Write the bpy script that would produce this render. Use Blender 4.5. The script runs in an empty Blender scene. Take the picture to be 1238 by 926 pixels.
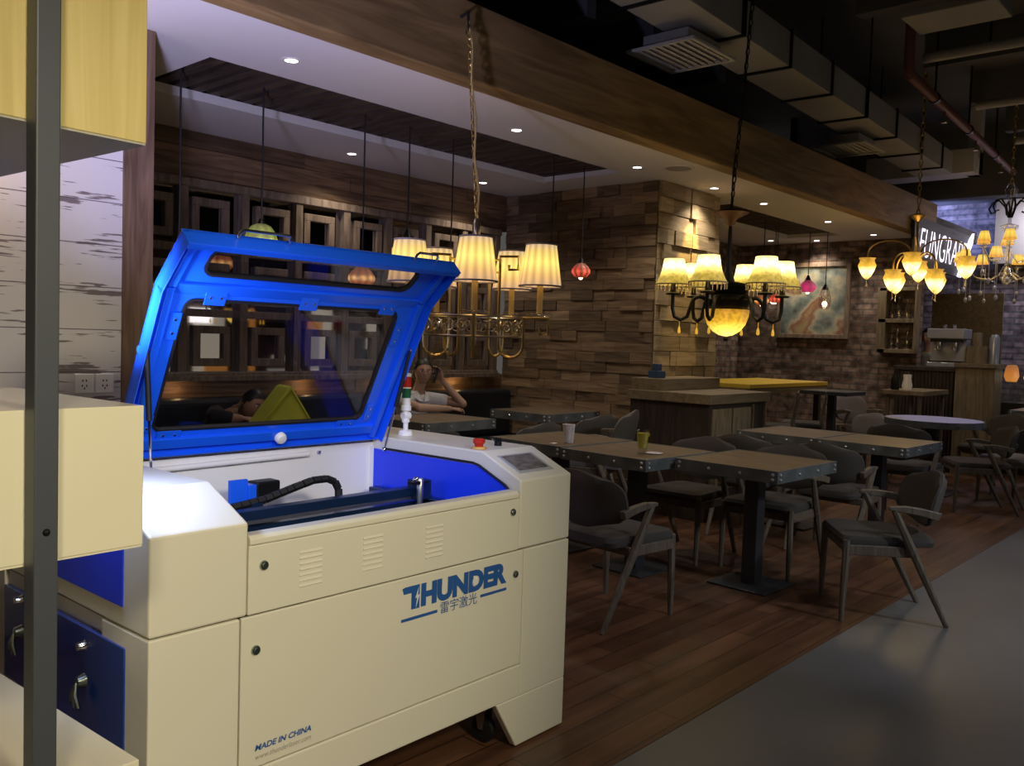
import bpy, math, random
from mathutils import Matrix, Vector
random.seed(7)
C = bpy.context.scene.collection
PI = math.pi
R = math.radians

# ---------------------------------------------------------------- materials
def mat(name, col=(.5,.5,.5), rough=.5, metal=0., emis=None, est=0., spec=.5, coat=0., bump=0., bscale=40., var=0., vscale=(3,3,3), trans=0., alpha=1.):
    m = bpy.data.materials.new(name); m.use_nodes = True
    nt = m.node_tree; b = nt.nodes['Principled BSDF']
    b.inputs['Base Color'].default_value = (*col, 1)
    b.inputs['Roughness'].default_value = rough
    b.inputs['Metallic'].default_value = metal
    b.inputs['Specular IOR Level'].default_value = spec
    b.inputs['Coat Weight'].default_value = coat
    b.inputs['Transmission Weight'].default_value = trans
    if emis: 
        b.inputs['Emission Color'].default_value = (*emis, 1); b.inputs['Emission Strength'].default_value = est
    tc = nt.nodes.new('ShaderNodeTexCoord'); mp = nt.nodes.new('ShaderNodeMapping')
    nt.links.new(tc.outputs['Object'], mp.inputs[0]); mp.inputs['Scale'].default_value = vscale
    n = nt.nodes.new('ShaderNodeTexNoise'); n.inputs['Scale'].default_value = 1.; n.inputs['Detail'].default_value = 6
    nt.links.new(mp.outputs[0], n.inputs['Vector'])
    if var > 0:
        cr = nt.nodes.new('ShaderNodeValToRGB')
        lo = tuple(max(0, c*(1-var)) for c in col); hi = tuple(min(1, c*(1+var)) for c in col)
        cr.color_ramp.elements[0].position = .3; cr.color_ramp.elements[1].position = .7
        cr.color_ramp.elements[0].color = (*lo, 1); cr.color_ramp.elements[1].color = (*hi, 1)
        nt.links.new(n.outputs['Fac'], cr.inputs[0]); nt.links.new(cr.outputs[0], b.inputs['Base Color'])
    if bump > 0:
        n2 = nt.nodes.new('ShaderNodeTexNoise'); n2.inputs['Scale'].default_value = bscale; n2.inputs['Detail'].default_value = 4
        nt.links.new(tc.outputs['Object'], n2.inputs['Vector'])
        bp = nt.nodes.new('ShaderNodeBump'); bp.inputs['Strength'].default_value = bump; bp.inputs['Distance'].default_value = .01
        nt.links.new(n2.outputs['Fac'], bp.inputs['Height']); nt.links.new(bp.outputs[0], b.inputs['Normal'])
    return m

def wood(name, c1, c2, axis='X', rough=.5, stretch=14., sc=1.2, bump=.15, vcol=False):
    """grain runs along the given object axis; vcol multiplies by the mesh's per-board colour"""
    m = bpy.data.materials.new(name); m.use_nodes = True
    nt = m.node_tree; b = nt.nodes['Principled BSDF']; b.inputs['Roughness'].default_value = rough
    tc = nt.nodes.new('ShaderNodeTexCoord'); mp = nt.nodes.new('ShaderNodeMapping')
    s = [sc*stretch]*3; s['XYZ'.index(axis)] = sc
    mp.inputs['Scale'].default_value = s
    nt.links.new(tc.outputs['Object'], mp.inputs[0])
    n = nt.nodes.new('ShaderNodeTexNoise'); n.inputs['Scale'].default_value = 1.6; n.inputs['Detail'].default_value = 8; n.inputs['Distortion'].default_value = 1.2
    nt.links.new(mp.outputs[0], n.inputs['Vector'])
    cr = nt.nodes.new('ShaderNodeValToRGB')
    cr.color_ramp.elements[0].position = .32; cr.color_ramp.elements[1].position = .68
    cr.color_ramp.elements[0].color = (*c1, 1); cr.color_ramp.elements[1].color = (*c2, 1)
    nt.links.new(n.outputs['Fac'], cr.inputs[0]); out = cr.outputs[0]
    if vcol:
        a = nt.nodes.new('ShaderNodeVertexColor'); a.layer_name = 'tone'
        mx = nt.nodes.new('ShaderNodeMix'); mx.data_type = 'RGBA'; mx.blend_type = 'MULTIPLY'; mx.inputs[0].default_value = 1
        nt.links.new(out, mx.inputs[6]); nt.links.new(a.outputs[0], mx.inputs[7]); out = mx.outputs[2]
    nt.links.new(out, b.inputs['Base Color'])
    bp = nt.nodes.new('ShaderNodeBump'); bp.inputs['Strength'].default_value = bump; bp.inputs['Distance'].default_value = .004
    nt.links.new(n.outputs['Fac'], bp.inputs['Height']); nt.links.new(bp.outputs[0], b.inputs['Normal'])
    return m

def bricks(name, c1, c2, mortar, bw, rh, axes='XZ', msize=.012, rough=.8, bump=.5, noise=.5, off=.5, grain=None):
    """courses laid in the plane of the two object axes given"""
    m = bpy.data.materials.new(name); m.use_nodes = True
    nt = m.node_tree; b = nt.nodes['Principled BSDF']; b.inputs['Roughness'].default_value = rough
    tc = nt.nodes.new('ShaderNodeTexCoord'); sp = nt.nodes.new('ShaderNodeSeparateXYZ'); cb = nt.nodes.new('ShaderNodeCombineXYZ')
    nt.links.new(tc.outputs['Object'], sp.inputs[0])
    nt.links.new(sp.outputs['XYZ'.index(axes[0])], cb.inputs[0]); nt.links.new(sp.outputs['XYZ'.index(axes[1])], cb.inputs[1])
    br = nt.nodes.new('ShaderNodeTexBrick'); br.inputs['Scale'].default_value = 1.
    br.inputs['Brick Width'].default_value = bw; br.inputs['Row Height'].default_value = rh; br.inputs['Mortar Size'].default_value = msize
    br.inputs['Color1'].default_value = (*c1, 1); br.inputs['Color2'].default_value = (*c2, 1); br.inputs['Mortar'].default_value = (*mortar, 1)
    br.offset = off; br.inputs['Bias'].default_value = 0.
    nt.links.new(cb.outputs[0], br.inputs['Vector'])
    n = nt.nodes.new('ShaderNodeTexNoise'); n.inputs['Detail'].default_value = 7
    mp = nt.nodes.new('ShaderNodeMapping'); mp.inputs['Scale'].default_value = grain or (9, 9, 9)
    nt.links.new(cb.outputs[0], mp.inputs[0]); nt.links.new(mp.outputs[0], n.inputs['Vector']); n.inputs['Scale'].default_value = 1.
    mr = nt.nodes.new('ShaderNodeMapRange'); mr.inputs[1].default_value = .3; mr.inputs[2].default_value = .7
    mr.inputs[3].default_value = 1-noise; mr.inputs[4].default_value = 1+noise
    nt.links.new(n.outputs['Fac'], mr.inputs[0])
    mx = nt.nodes.new('ShaderNodeMix'); mx.data_type = 'RGBA'; mx.blend_type = 'MULTIPLY'; mx.inputs[0].default_value = 1
    nt.links.new(br.outputs['Color'], mx.inputs[6]); nt.links.new(mr.outputs[0], mx.inputs[7])
    nt.links.new(mx.outputs[2], b.inputs['Base Color'])
    bp = nt.nodes.new('ShaderNodeBump'); bp.inputs['Strength'].default_value = bump; bp.inputs['Distance'].default_value = .01; bp.invert = True
    nt.links.new(br.outputs['Fac'], bp.inputs['Height']); nt.links.new(bp.outputs[0], b.inputs['Normal'])
    return m

def pane(name, tint, gloss=.08, rough=.02):
    m = bpy.data.materials.new(name); m.use_nodes = True; nt = m.node_tree
    for n in list(nt.nodes): nt.nodes.remove(n)
    o = nt.nodes.new('ShaderNodeOutputMaterial'); mx = nt.nodes.new('ShaderNodeMixShader'); t = nt.nodes.new('ShaderNodeBsdfTransparent'); g = nt.nodes.new('ShaderNodeBsdfGlossy')
    lw = nt.nodes.new('ShaderNodeLayerWeight'); lw.inputs[0].default_value = .5
    pw = nt.nodes.new('ShaderNodeMath'); pw.operation = 'POWER'; pw.inputs[1].default_value = 5.
    ml = nt.nodes.new('ShaderNodeMath'); ml.operation = 'MULTIPLY_ADD'; ml.inputs[1].default_value = .6; ml.inputs[2].default_value = gloss
    nt.links.new(lw.outputs['Facing'], pw.inputs[0]); nt.links.new(pw.outputs[0], ml.inputs[0])
    t.inputs[0].default_value = (*tint, 1); g.inputs['Roughness'].default_value = rough
    nt.links.new(ml.outputs[0], mx.inputs[0]); nt.links.new(t.outputs[0], mx.inputs[1]); nt.links.new(g.outputs[0], mx.inputs[2]); nt.links.new(mx.outputs[0], o.inputs[0])
    return m

def shade_mat(name, stops, stripes=0, depth=.3, mottle=0.):
    """lit shade: glow seen through cloth or glass, stops = (height 0..1, emitted colour); folds and weave thin it"""
    m = bpy.data.materials.new(name); m.use_nodes = True; nt = m.node_tree; b = nt.nodes['Principled BSDF']
    b.inputs['Base Color'].default_value = (.18, .14, .10, 1); b.inputs['Roughness'].default_value = .5
    tc = nt.nodes.new('ShaderNodeTexCoord'); sp = nt.nodes.new('ShaderNodeSeparateXYZ'); nt.links.new(tc.outputs['Generated'], sp.inputs[0])
    cr = nt.nodes.new('ShaderNodeValToRGB'); e = cr.color_ramp.elements
    e[0].position = stops[0][0]; e[0].color = (*stops[0][1], 1); e[1].position = stops[-1][0]; e[1].color = (*stops[-1][1], 1)
    for p, c in stops[1:-1]: k = e.new(p); k.color = (*c, 1)
    nt.links.new(sp.outputs[2], cr.inputs[0]); nt.links.new(cr.outputs[0], b.inputs['Emission Color'])
    val = None
    if stripes:
        so = nt.nodes.new('ShaderNodeSeparateXYZ'); nt.links.new(tc.outputs['Object'], so.inputs[0])
        at = nt.nodes.new('ShaderNodeMath'); at.operation = 'ARCTAN2'; nt.links.new(so.outputs[0], at.inputs[0]); nt.links.new(so.outputs[1], at.inputs[1])
        mu = nt.nodes.new('ShaderNodeMath'); mu.operation = 'MULTIPLY'; mu.inputs[1].default_value = stripes; nt.links.new(at.outputs[0], mu.inputs[0])
        sn = nt.nodes.new('ShaderNodeMath'); sn.operation = 'SINE'; nt.links.new(mu.outputs[0], sn.inputs[0])
        mr = nt.nodes.new('ShaderNodeMapRange'); mr.inputs[1].default_value = -1; mr.inputs[2].default_value = 1; mr.inputs[3].default_value = 1-depth; mr.inputs[4].default_value = 1.
        nt.links.new(sn.outputs[0], mr.inputs[0]); val = mr.outputs[0]
    if mottle:
        n = nt.nodes.new('ShaderNodeTexNoise'); n.inputs['Scale'].default_value = 38.; n.inputs['Detail'].default_value = 3; nt.links.new(tc.outputs['Object'], n.inputs[0])
        mr = nt.nodes.new('ShaderNodeMapRange'); mr.inputs[1].default_value = .35; mr.inputs[2].default_value = .65; mr.inputs[3].default_value = 1-mottle; mr.inputs[4].default_value = 1+mottle*.4
        nt.links.new(n.outputs['Fac'], mr.inputs[0])
        if val is None: val = mr.outputs[0]
        else:
            mm_ = nt.nodes.new('ShaderNodeMath'); mm_.operation = 'MULTIPLY'; nt.links.new(val, mm_.inputs[0]); nt.links.new(mr.outputs[0], mm_.inputs[1]); val = mm_.outputs[0]
    if val is None: b.inputs['Emission Strength'].default_value = 1.
    else: nt.links.new(val, b.inputs['Emission Strength'])
    return m

M = {}
M['cream'] = mat('cream_paint', (.78, .74, .62), .38, coat=.1)
M['cream_edge'] = mat('white_paint', (.80, .79, .80), .4)
M['blue'] = mat('blue_paint', (.008, .115, .92), .36, coat=.2)
M['blue_in'] = mat('blue_inner_paint', (.010, .050, .88), .38)
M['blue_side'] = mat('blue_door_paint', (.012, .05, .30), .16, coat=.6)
M['black'] = mat('black_rubber', (.008, .008, .010), .6)
M['blackm'] = mat('black_metal', (.015, .015, .017), .4, .6)
M['rail'] = mat('dark_blue_anodised', (.012, .035, .10), .3, .5)
M['chrome'] = mat('chrome', (.8, .8, .8), .12, 1.)
M['steel'] = mat('brushed_steel', (.55, .56, .58), .35, 1.)
M['dkchrome'] = mat('dark_chrome', (.35, .40, .36), .25, 1.)
M['white'] = mat('white_plastic', (.85, .85, .86), .35)
M['red'] = mat('red_plastic', (.55, .02, .015), .35)
M['green'] = mat('green_plastic', (.01, .12, .06), .3)
M['yellowp'] = mat('yellow_plastic', (.75, .45, .12), .5)
M['lcd'] = mat('display_glass', (.17, .155, .15), .25, var=.5, vscale=(18, 40, 9))
M['silver'] = mat('silver_bezel', (.62, .63, .66), .35, .4)
M['navyink'] = mat('blue_print', (.022, .105, .37), .5)
M['greyink'] = mat('grey_print', (.42, .40, .35), .6)
M['seam'] = mat('seam_shadow_gap', (.10, .09, .07), .8)
M['pane'] = pane('tinted_lid_pane', (.80, .80, .84), .05)
M['bed'] = mat('honeycomb_bed', (.05, .055, .07), .35, .6, bump=.4, bscale=180)
M['yellowbox'] = wood('yellow_straw_laminate', (.58, .45, .17), (.68, .55, .24), 'Z', .6, 22., .9, .05)
M['creambox'] = mat('cream_gloss_board', (.80, .74, .56), .22, coat=.3)
M['greybox'] = mat('grey_board_underside', (.42, .39, .32), .7)
M['postg'] = mat('dark_grey_powder_coat', (.068, .075, .092), .45, .1)
M['beam'] = wood('oiled_beam_wood', (.16, .095, .038), (.36, .235, .10), 'X', .55, 9., .7, .3)
M['pil'] = wood('brown_pilaster_wood', (.10, .055, .035), (.24, .15, .10), 'Z', .6, 10., 1.2, .3)
M['plank'] = wood('old_brown_planks', (.10, .06, .035), (.30, .19, .11), 'X', .65, 12., 1.0, .3, vcol=True)
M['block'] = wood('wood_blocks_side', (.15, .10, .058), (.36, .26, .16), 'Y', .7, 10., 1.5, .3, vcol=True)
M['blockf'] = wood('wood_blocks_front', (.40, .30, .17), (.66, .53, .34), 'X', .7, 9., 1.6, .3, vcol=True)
M['wplank'] = None
M['floorw'] = bricks('red_brown_floor_boards', (.078, .034, .018), (.140, .064, .034), (.03, .012, .007), 1.1, .12, 'XY', .003, .40, .15, .45, .37, (1.2, 14, 1))
M['conc'] = mat('polished_concrete', (.128, .128, .132), .36, var=.2, vscale=(1.3, 1.3, 1.3))
M['ceil'] = mat('painted_ceiling', (.74, .72, .73), .85)
M['ceiledge'] = mat('white_ceiling_edge', (.75, .74, .74), .7)
M['slat'] = wood('dark_ceiling_slats', (.035, .023, .016), (.10, .07, .05), 'Y', .7, 8., 1., .2)
M['dark'] = mat('dark_void_paint', (.05, .05, .055), .9)
M['darkceil'] = mat('dark_soffit', (.12, .115, .11), .9, var=.3, vscale=(.6, .6, .6))
M['duct'] = mat('galvanised_duct', (.36, .35, .33), .6, .25, var=.2, vscale=(1.2, 1.2, 1.2))
M['vent'] = mat('vent_white', (.52, .50, .47), .6)
M['redpipe'] = mat('red_oxide_pipe', (.15, .045, .028), .6)
M['brick'] = bricks('old_brick', (.10, .055, .04), (.27, .19, .155), (.12, .10, .085), .24, .075, 'YZ', .012, .85, .6, .75)
M['brickx'] = bricks('old_brick_x', (.10, .055, .04), (.27, .19, .155), (.12, .10, .085), .24, .075, 'XZ', .012, .85, .6, .75)
M['brickb'] = bricks('far_brick', (.13, .10, .10), (.30, .24, .23), (.12, .11, .11), .42, .085, 'YZ', .014, .8, .6, .7)
M['mirror'] = mat('aged_mirror', (.60, .58, .56), .03, 1.)
M['framew'] = wood('brown_frame_wood', (.12, .085, .06), (.27, .20, .15), 'Z', .6, 8., 2., .2)
M['tabletop'] = wood('weathered_table_boards', (.10, .070, .045), (.22, .155, .095), 'Y', .42, 12., 2., .2)
M['rivet'] = mat('bright_rivets', (.5, .5, .52), .3, .7)
M['rim'] = mat('riveted_steel', (.15, .165, .17), .40, .35, var=.3, vscale=(9, 9, 9))
M['col'] = mat('blackened_steel', (.05, .052, .062), .42, .4)
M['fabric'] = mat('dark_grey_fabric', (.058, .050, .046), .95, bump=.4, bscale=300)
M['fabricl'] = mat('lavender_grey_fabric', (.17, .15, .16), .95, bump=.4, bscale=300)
M['oak'] = wood('grey_washed_oak', (.085, .066, .048), (.17, .138, .105), 'Z', .5, 9., 3., .1)
M['shell'] = mat('dark_back_shell', (.075, .066, .058), .8, bump=.2, bscale=200)
M['banq'] = mat('navy_leatherette', (.012, .014, .020), .5)
M['brass'] = mat('aged_brass', (.62, .45, .17), .3, 1.)
M['nickel'] = mat('warm_nickel', (.55, .48, .38), .28, 1.)
M['iron'] = mat('black_iron', (.012, .011, .010), .45, .5)
M['goldcord'] = mat('gold_braid', (.55, .40, .16), .7)
M['glassc'] = pane('crystal', (.92, .92, .95), .25)
M['drop'] = mat('crystal_drop', (.62, .62, .66), .08, .3, spec=1.)
M['fringe'] = mat('bead_fringe', (.40, .33, .20), .6)
M['amberdrop'] = mat('amber_drop', (.75, .45, .05), .1, emis=(1, .55, .05), est=.5)
M['shadew'] = shade_mat('pleated_silk_shade', [(0., (.72, .42, .24)), (.25, (1.05, .62, .20)), (.55, (1.5, 1.1, .26)), (.8, (1.15, .76, .2)), (1., (.70, .48, .32))], 14, .36)
M['shadetrim'] = mat('grey_braid_trim', (.30, .27, .32), .8)
M['shadey'] = shade_mat('gold_damask_shade', [(0., (.50, .34, .05)), (.28, (.72, .50, .06)), (.48, (1.7, 1.25, .30)), (.72, (3.4, 2.8, 1.4)), (1., (2.2, 1.7, .5))], 6, .12, .32)
M['bowl'] = shade_mat('amber_glass_bowl', [(0., (2.2, 1.6, .4)), (.3, (2.2, 1.4, .16)), (.55, (1.1, .58, .03)), (1., (.50, .22, .01))], 2, .35, .35)
M['tulip'] = shade_mat('amber_tulip_glass', [(0., (1.0, .62, .08)), (.35, (3.4, 2.7, 1.1)), (.6, (1.2, .66, .06)), (1., (.55, .26, .03))], 4, .2, .25)
M['shades'] = shade_mat('small_gold_shade', [(0., (.75, .30, .04)), (.3, (1.0, .62, .08)), (.7, (1.1, .75, .12)), (1., (.8, .5, .08))], 8, .2)
M['lampg'] = shade_mat('green_mosaic_glass', [(0., (.15, .22, .02)), (.3, (.45, .55, .06)), (.47, (.95, 1.1, .35)), (.56, (.22, .28, .03)), (.8, (.20, .26, .03)), (1., (.05, .06, .01))], 9, .35, .3)
M['lampo'] = shade_mat('orange_mosaic_glass', [(0., (.20, .04, .01)), (.22, (.55, .13, .02)), (.42, (1.5, .75, .22)), (.60, (.50, .11, .02)), (1., (.10, .025, .01))], 9, .6, .4)
M['lampr'] = shade_mat('red_mosaic_glass', [(0., (.25, .01, .01)), (.42, (1.3, .16, .08)), (.6, (.7, .03, .02)), (1., (.10, .01, .01))], 9, .75, .4)
M['lampm'] = shade_mat('magenta_glass', [(0., (.5, .03, .12)), (.4, (.6, .03, .15)), (1., (.10, .01, .03))], 6, .3)
M['lampb'] = shade_mat('blue_mosaic_glass', [(0., (.01, .012, .06)), (1., (.01, .012, .05))], 6, .3)
M['bulb'] = mat('lit_bulb', (1, .8, .5), .5, emis=(1, .78, .45), est=4.)
M['downl'] = mat('lit_downlight', (1, 1, 1), .5, emis=(1, .93, .85), est=9.)
M['signlit'] = mat('lit_sign_letters', (1, 1, 1), .5, emis=(.92, .86, 1.), est=1.6)
M['signblk'] = mat('sign_board', (.008, .008, .02), .5)
M['darkwood'] = wood('dark_cabinet_boards', (.020, .013, .009), (.055, .038, .027), 'Z', .6, 10., 1.5, .2)
M['cabwood'] = wood('pale_cabinet_wood', (.14, .105, .06), (.27, .21, .13), 'Z', .6, 9., 1.5, .2)
M['topwood'] = wood('pale_counter_wood', (.13, .095, .055), (.23, .175, .105), 'X', .55, 10., 1.2, .2)
M['yelltop'] = mat('yellow_lit_top', (.62, .42, .05), .4)  # yellow lamp light is put into the counter top's colour
M['bluetop'] = mat('table_laminate_pale', (.36, .34, .36), .35)
M['paper'] = mat('white_paper', (.62, .58, .60), .8, var=.25, vscale=(60, 60, 25))
M['glass'] = pane('clear_glass', (.90, .93, .90), .15)
M['juice'] = mat('yellow_drink', (.62, .48, .04), .3, emis=(.8, .55, .03), est=.03)
M['ltyell'] = mat('yellow_green_paper', (.50, .52, .04), .8)
M['skin'] = mat('skin', (.42, .25, .17), .55)
M['skin2'] = mat('skin_tan', (.36, .20, .13), .55)
M['hair'] = mat('black_hair', (.008, .007, .006), .5)
M['shirt'] = mat('white_shirt_cloth', (.60, .57, .58), .9)
M['darkcloth'] = mat('dark_cloth', (.02, .02, .024), .9)
M['greycloth'] = mat('pale_grey_cloth', (.34, .36, .42), .9)
M['lips'] = mat('lip', (.30, .10, .09), .5)
M['phone'] = mat('phone_black', (.006, .006, .007), .3)
M['bluebox'] = mat('blue_tissue_box', (.02, .06, .12), .6)
M['teal'] = mat('teal_plastic', (.02, .25, .30), .4)
M['bluesteel'] = mat('machine_steel', (.42, .44, .52), .3, .5)
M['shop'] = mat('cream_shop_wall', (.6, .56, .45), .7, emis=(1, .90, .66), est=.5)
M['shopw'] = mat('lit_shop_panel', (1, 1, 1), .5, emis=(1, .97, .92), est=3.0)
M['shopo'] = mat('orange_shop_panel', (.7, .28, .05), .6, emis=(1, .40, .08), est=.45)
M['shopb'] = mat('brown_shop_panel', (.10, .05, .03), .6)
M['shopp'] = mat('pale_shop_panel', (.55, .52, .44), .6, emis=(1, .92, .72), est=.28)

def white_planks():
    m = bpy.data.materials.new('distressed_white_planks'); m.use_nodes = True; nt = m.node_tree; b = nt.nodes['Principled BSDF']; b.inputs['Roughness'].default_value = .6
    tc = nt.nodes.new('ShaderNodeTexCoord'); sp = nt.nodes.new('ShaderNodeSeparateXYZ'); nt.links.new(tc.outputs['Object'], sp.inputs[0])
    mp = nt.nodes.new('ShaderNodeMapping'); mp.inputs['Scale'].default_value = (6, 6, 70); nt.links.new(tc.outputs['Object'], mp.inputs[0])
    n = nt.nodes.new('ShaderNodeTexNoise'); n.inputs['Scale'].default_value = 1.; n.inputs['Detail'].default_value = 8; nt.links.new(mp.outputs[0], n.inputs[0])
    mp2 = nt.nodes.new('ShaderNodeMapping'); mp2.inputs['Scale'].default_value = (2.6, 2.6, 10); mp2.inputs['Location'].default_value = (3.1, 0, 1.7); nt.links.new(tc.outputs['Object'], mp2.inputs[0])
    n2 = nt.nodes.new('ShaderNodeTexNoise'); n2.inputs['Scale'].default_value = 1.; n2.inputs['Detail'].default_value = 3; nt.links.new(mp2.outputs[0], n2.inputs[0])
    ad = nt.nodes.new('ShaderNodeMath'); ad.operation = 'MULTIPLY'; nt.links.new(n.outputs['Fac'], ad.inputs[0]); nt.links.new(n2.outputs['Fac'], ad.inputs[1])
    cr = nt.nodes.new('ShaderNodeValToRGB'); e = cr.color_ramp.elements
    e[0].position = .160; e[0].color = (.22, .18, .19, 1); e[1].position = .182; e[1].color = (.78, .76, .77, 1)
    nt.links.new(ad.outputs[0], cr.inputs[0])
    # plank joints
    md = nt.nodes.new('ShaderNodeMath'); md.operation = 'MODULO'; md.inputs[1].default_value = .20
    nt.links.new(sp.outputs[2], md.inputs[0])
    lt = nt.nodes.new('ShaderNodeMath'); lt.operation = 'LESS_THAN'; lt.inputs[1].default_value = .004; nt.links.new(md.outputs[0], lt.inputs[0])
    mx = nt.nodes.new('ShaderNodeMix'); mx.data_type = 'RGBA'; nt.links.new(lt.outputs[0], mx.inputs[0]); nt.links.new(cr.outputs[0], mx.inputs[6]); mx.inputs[7].default_value = (.12, .10, .11, 1)
    nt.links.new(mx.outputs[2], b.inputs['Base Color'])
    return m
M['wplank'] = white_planks()

def painting():
    m = bpy.data.materials.new('painted_canvas'); m.use_nodes = True; nt = m.node_tree; b = nt.nodes['Principled BSDF']; b.inputs['Roughness'].default_value = .7
    tc = nt.nodes.new('ShaderNodeTexCoord'); n = nt.nodes.new('ShaderNodeTexNoise'); n.inputs['Scale'].default_value = 3.2; n.inputs['Detail'].default_value = 3
    nt.links.new(tc.outputs['Object'], n.inputs[0]); cr = nt.nodes.new('ShaderNodeValToRGB'); e = cr.color_ramp.elements
    e[0].position = .32; e[0].color = (.06, .06, .05, 1); e[1].position = .70; e[1].color = (.34, .26, .14, 1)
    k = e.new(.42); k.color = (.17, .21, .20, 1); k = e.new(.52); k.color = (.40, .36, .26, 1); k = e.new(.60); k.color = (.24, .10, .06, 1)
    nt.links.new(n.outputs['Fac'], cr.inputs[0]); nt.links.new(cr.outputs[0], b.inputs['Base Color']); return m
M['canvas'] = painting()

# ---------------------------------------------------------------- mesh builder
class MB:
    def __init__(s): s.v = []; s.f = []; s.t = None
    def add(s, vs, fs, X=None):
        o = len(s.v)
        s.v += [tuple(X @ Vector(p)) if X else tuple(p) for p in vs]
        s.f += [tuple(i+o for i in f) for f in fs]; return s
    def box(s, x0, x1, y0, y1, z0, z1, X=None):
        v = [(x0,y0,z0),(x1,y0,z0),(x1,y1,z0),(x0,y1,z0),(x0,y0,z1),(x1,y0,z1),(x1,y1,z1),(x0,y1,z1)]
        return s.add(v, [(0,3,2,1),(4,5,6,7),(0,1,5,4),(1,2,6,5),(2,3,7,6),(3,0,4,7)], X)
    def prism(s, poly, a, b, axis='X', X=None):
        """poly in the two other axes (in XYZ order), extruded from a to b along axis"""
        n = len(poly)
        def P(p, t):
            return {'X': (t, p[0], p[1]), 'Y': (p[0], t, p[1]), 'Z': (p[0], p[1], t)}[axis]
        v = [P(p, a) for p in poly]+[P(p, b) for p in poly]
        ar = sum(poly[i][0]*poly[(i+1)%n][1]-poly[(i+1)%n][0]*poly[i][1] for i in range(n))
        flip = (ar < 0) != (axis == 'Y') != (b < a)
        f = [tuple(range(n))[::-1], tuple(range(n, 2*n))]+[(i, (i+1)%n, n+(i+1)%n, n+i) for i in range(n)]
        if flip: f = [tuple(reversed(q)) for q in f]
        return s.add(v, f, X)
    def lathe(s, prof, n=20, X=None, ax='Z', cap=True):
        v = []; f = []
        for r, z in prof:
            for k in range(n):
                a = 2*PI*k/n; c, d = r*math.cos(a), r*math.sin(a)
                v.append({'Z': (c, d, z), 'Y': (c, z, -d), 'X': (z, c, d)}[ax])
        for i in range(len(prof)-1):
            for k in range(n):
                f.append((i*n+k, i*n+(k+1)%n, (i+1)*n+(k+1)%n, (i+1)*n+k))
        if cap and prof[0][0] > 1e-5: f.append(tuple(range(n))[::-1])
        if cap and prof[-1][0] > 1e-5: f.append(tuple((len(prof)-1)*n+k for k in range(n)))
        return s.add(v, f, X)
    def tube(s, pts, r, n=8, X=None, cap=True):
        pts = [Vector(p) for p in pts]; m = len(pts); rs = r if isinstance(r, (list, tuple)) else [r]*m
        v = []; f = []; up = None
        for i, p in enumerate(pts):
            t = (pts[min(i+1, m-1)]-pts[max(i-1, 0)]).normalized()
            if up is None:
                up = Vector((0, 0, 1)) if abs(t.z) < .9 else Vector((1, 0, 0))
            a = t.cross(up); 
            if a.length < 1e-4: a = t.cross(Vector((0, 1, 0)))
            a.normalize(); b = a.cross(t).normalized(); up = b
            for k in range(n):
                q = 2*PI*k/n; v.append(p+(a*math.cos(q)+b*math.sin(q))*rs[i])
        for i in range(m-1):
            for k in range(n): f.append((i*n+k, i*n+(k+1)%n, (i+1)*n+(k+1)%n, (i+1)*n+k))
        if cap: f += [tuple(range(n))[::-1], tuple((m-1)*n+k for k in range(n))]
        return s.add(v, f, X)
    def ball(s, c, r, n=10, sc=(1,1,1), X=None):
        prof = [(max(1e-6, math.sin(PI*i/n)), -math.cos(PI*i/n)) for i in range(n+1)]
        T = Matrix.Translation(c) @ Matrix.Diagonal((r*sc[0], r*sc[1], r*sc[2], 1))
        return s.lathe(prof, max(8, n), (X @ T) if X else T)
    def build(s, name, m, parent=None, smooth=False, bevel=0, loc=None, tone=None):
        me = bpy.data.meshes.new(name); me.from_pydata([tuple(p) for p in s.v], [], s.f); me.update()
        if tone:
            ca = me.color_attributes.new('tone', 'FLOAT_COLOR', 'CORNER')
            for p in me.polygons:
                for li in p.loop_indices: ca.data[li].color = (*tone[p.index], 1)
        if isinstance(m, (list, tuple)):
            for q in m: me.materials.append(q)
        else: me.materials.append(m)
        o = bpy.data.objects.new(name, me); C.objects.link(o)
        if parent: o.parent = parent
        if loc: o.location = loc
        if smooth:
            for p in me.polygons: p.use_smooth = True
            try: me.set_sharp_from_angle(angle=R(40))
            except Exception: pass
        if bevel:
            md = o.modifiers.new('bevel', 'BEVEL'); md.width = bevel; md.segments = 2; md.limit_method = 'ANGLE'
        return o

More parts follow.
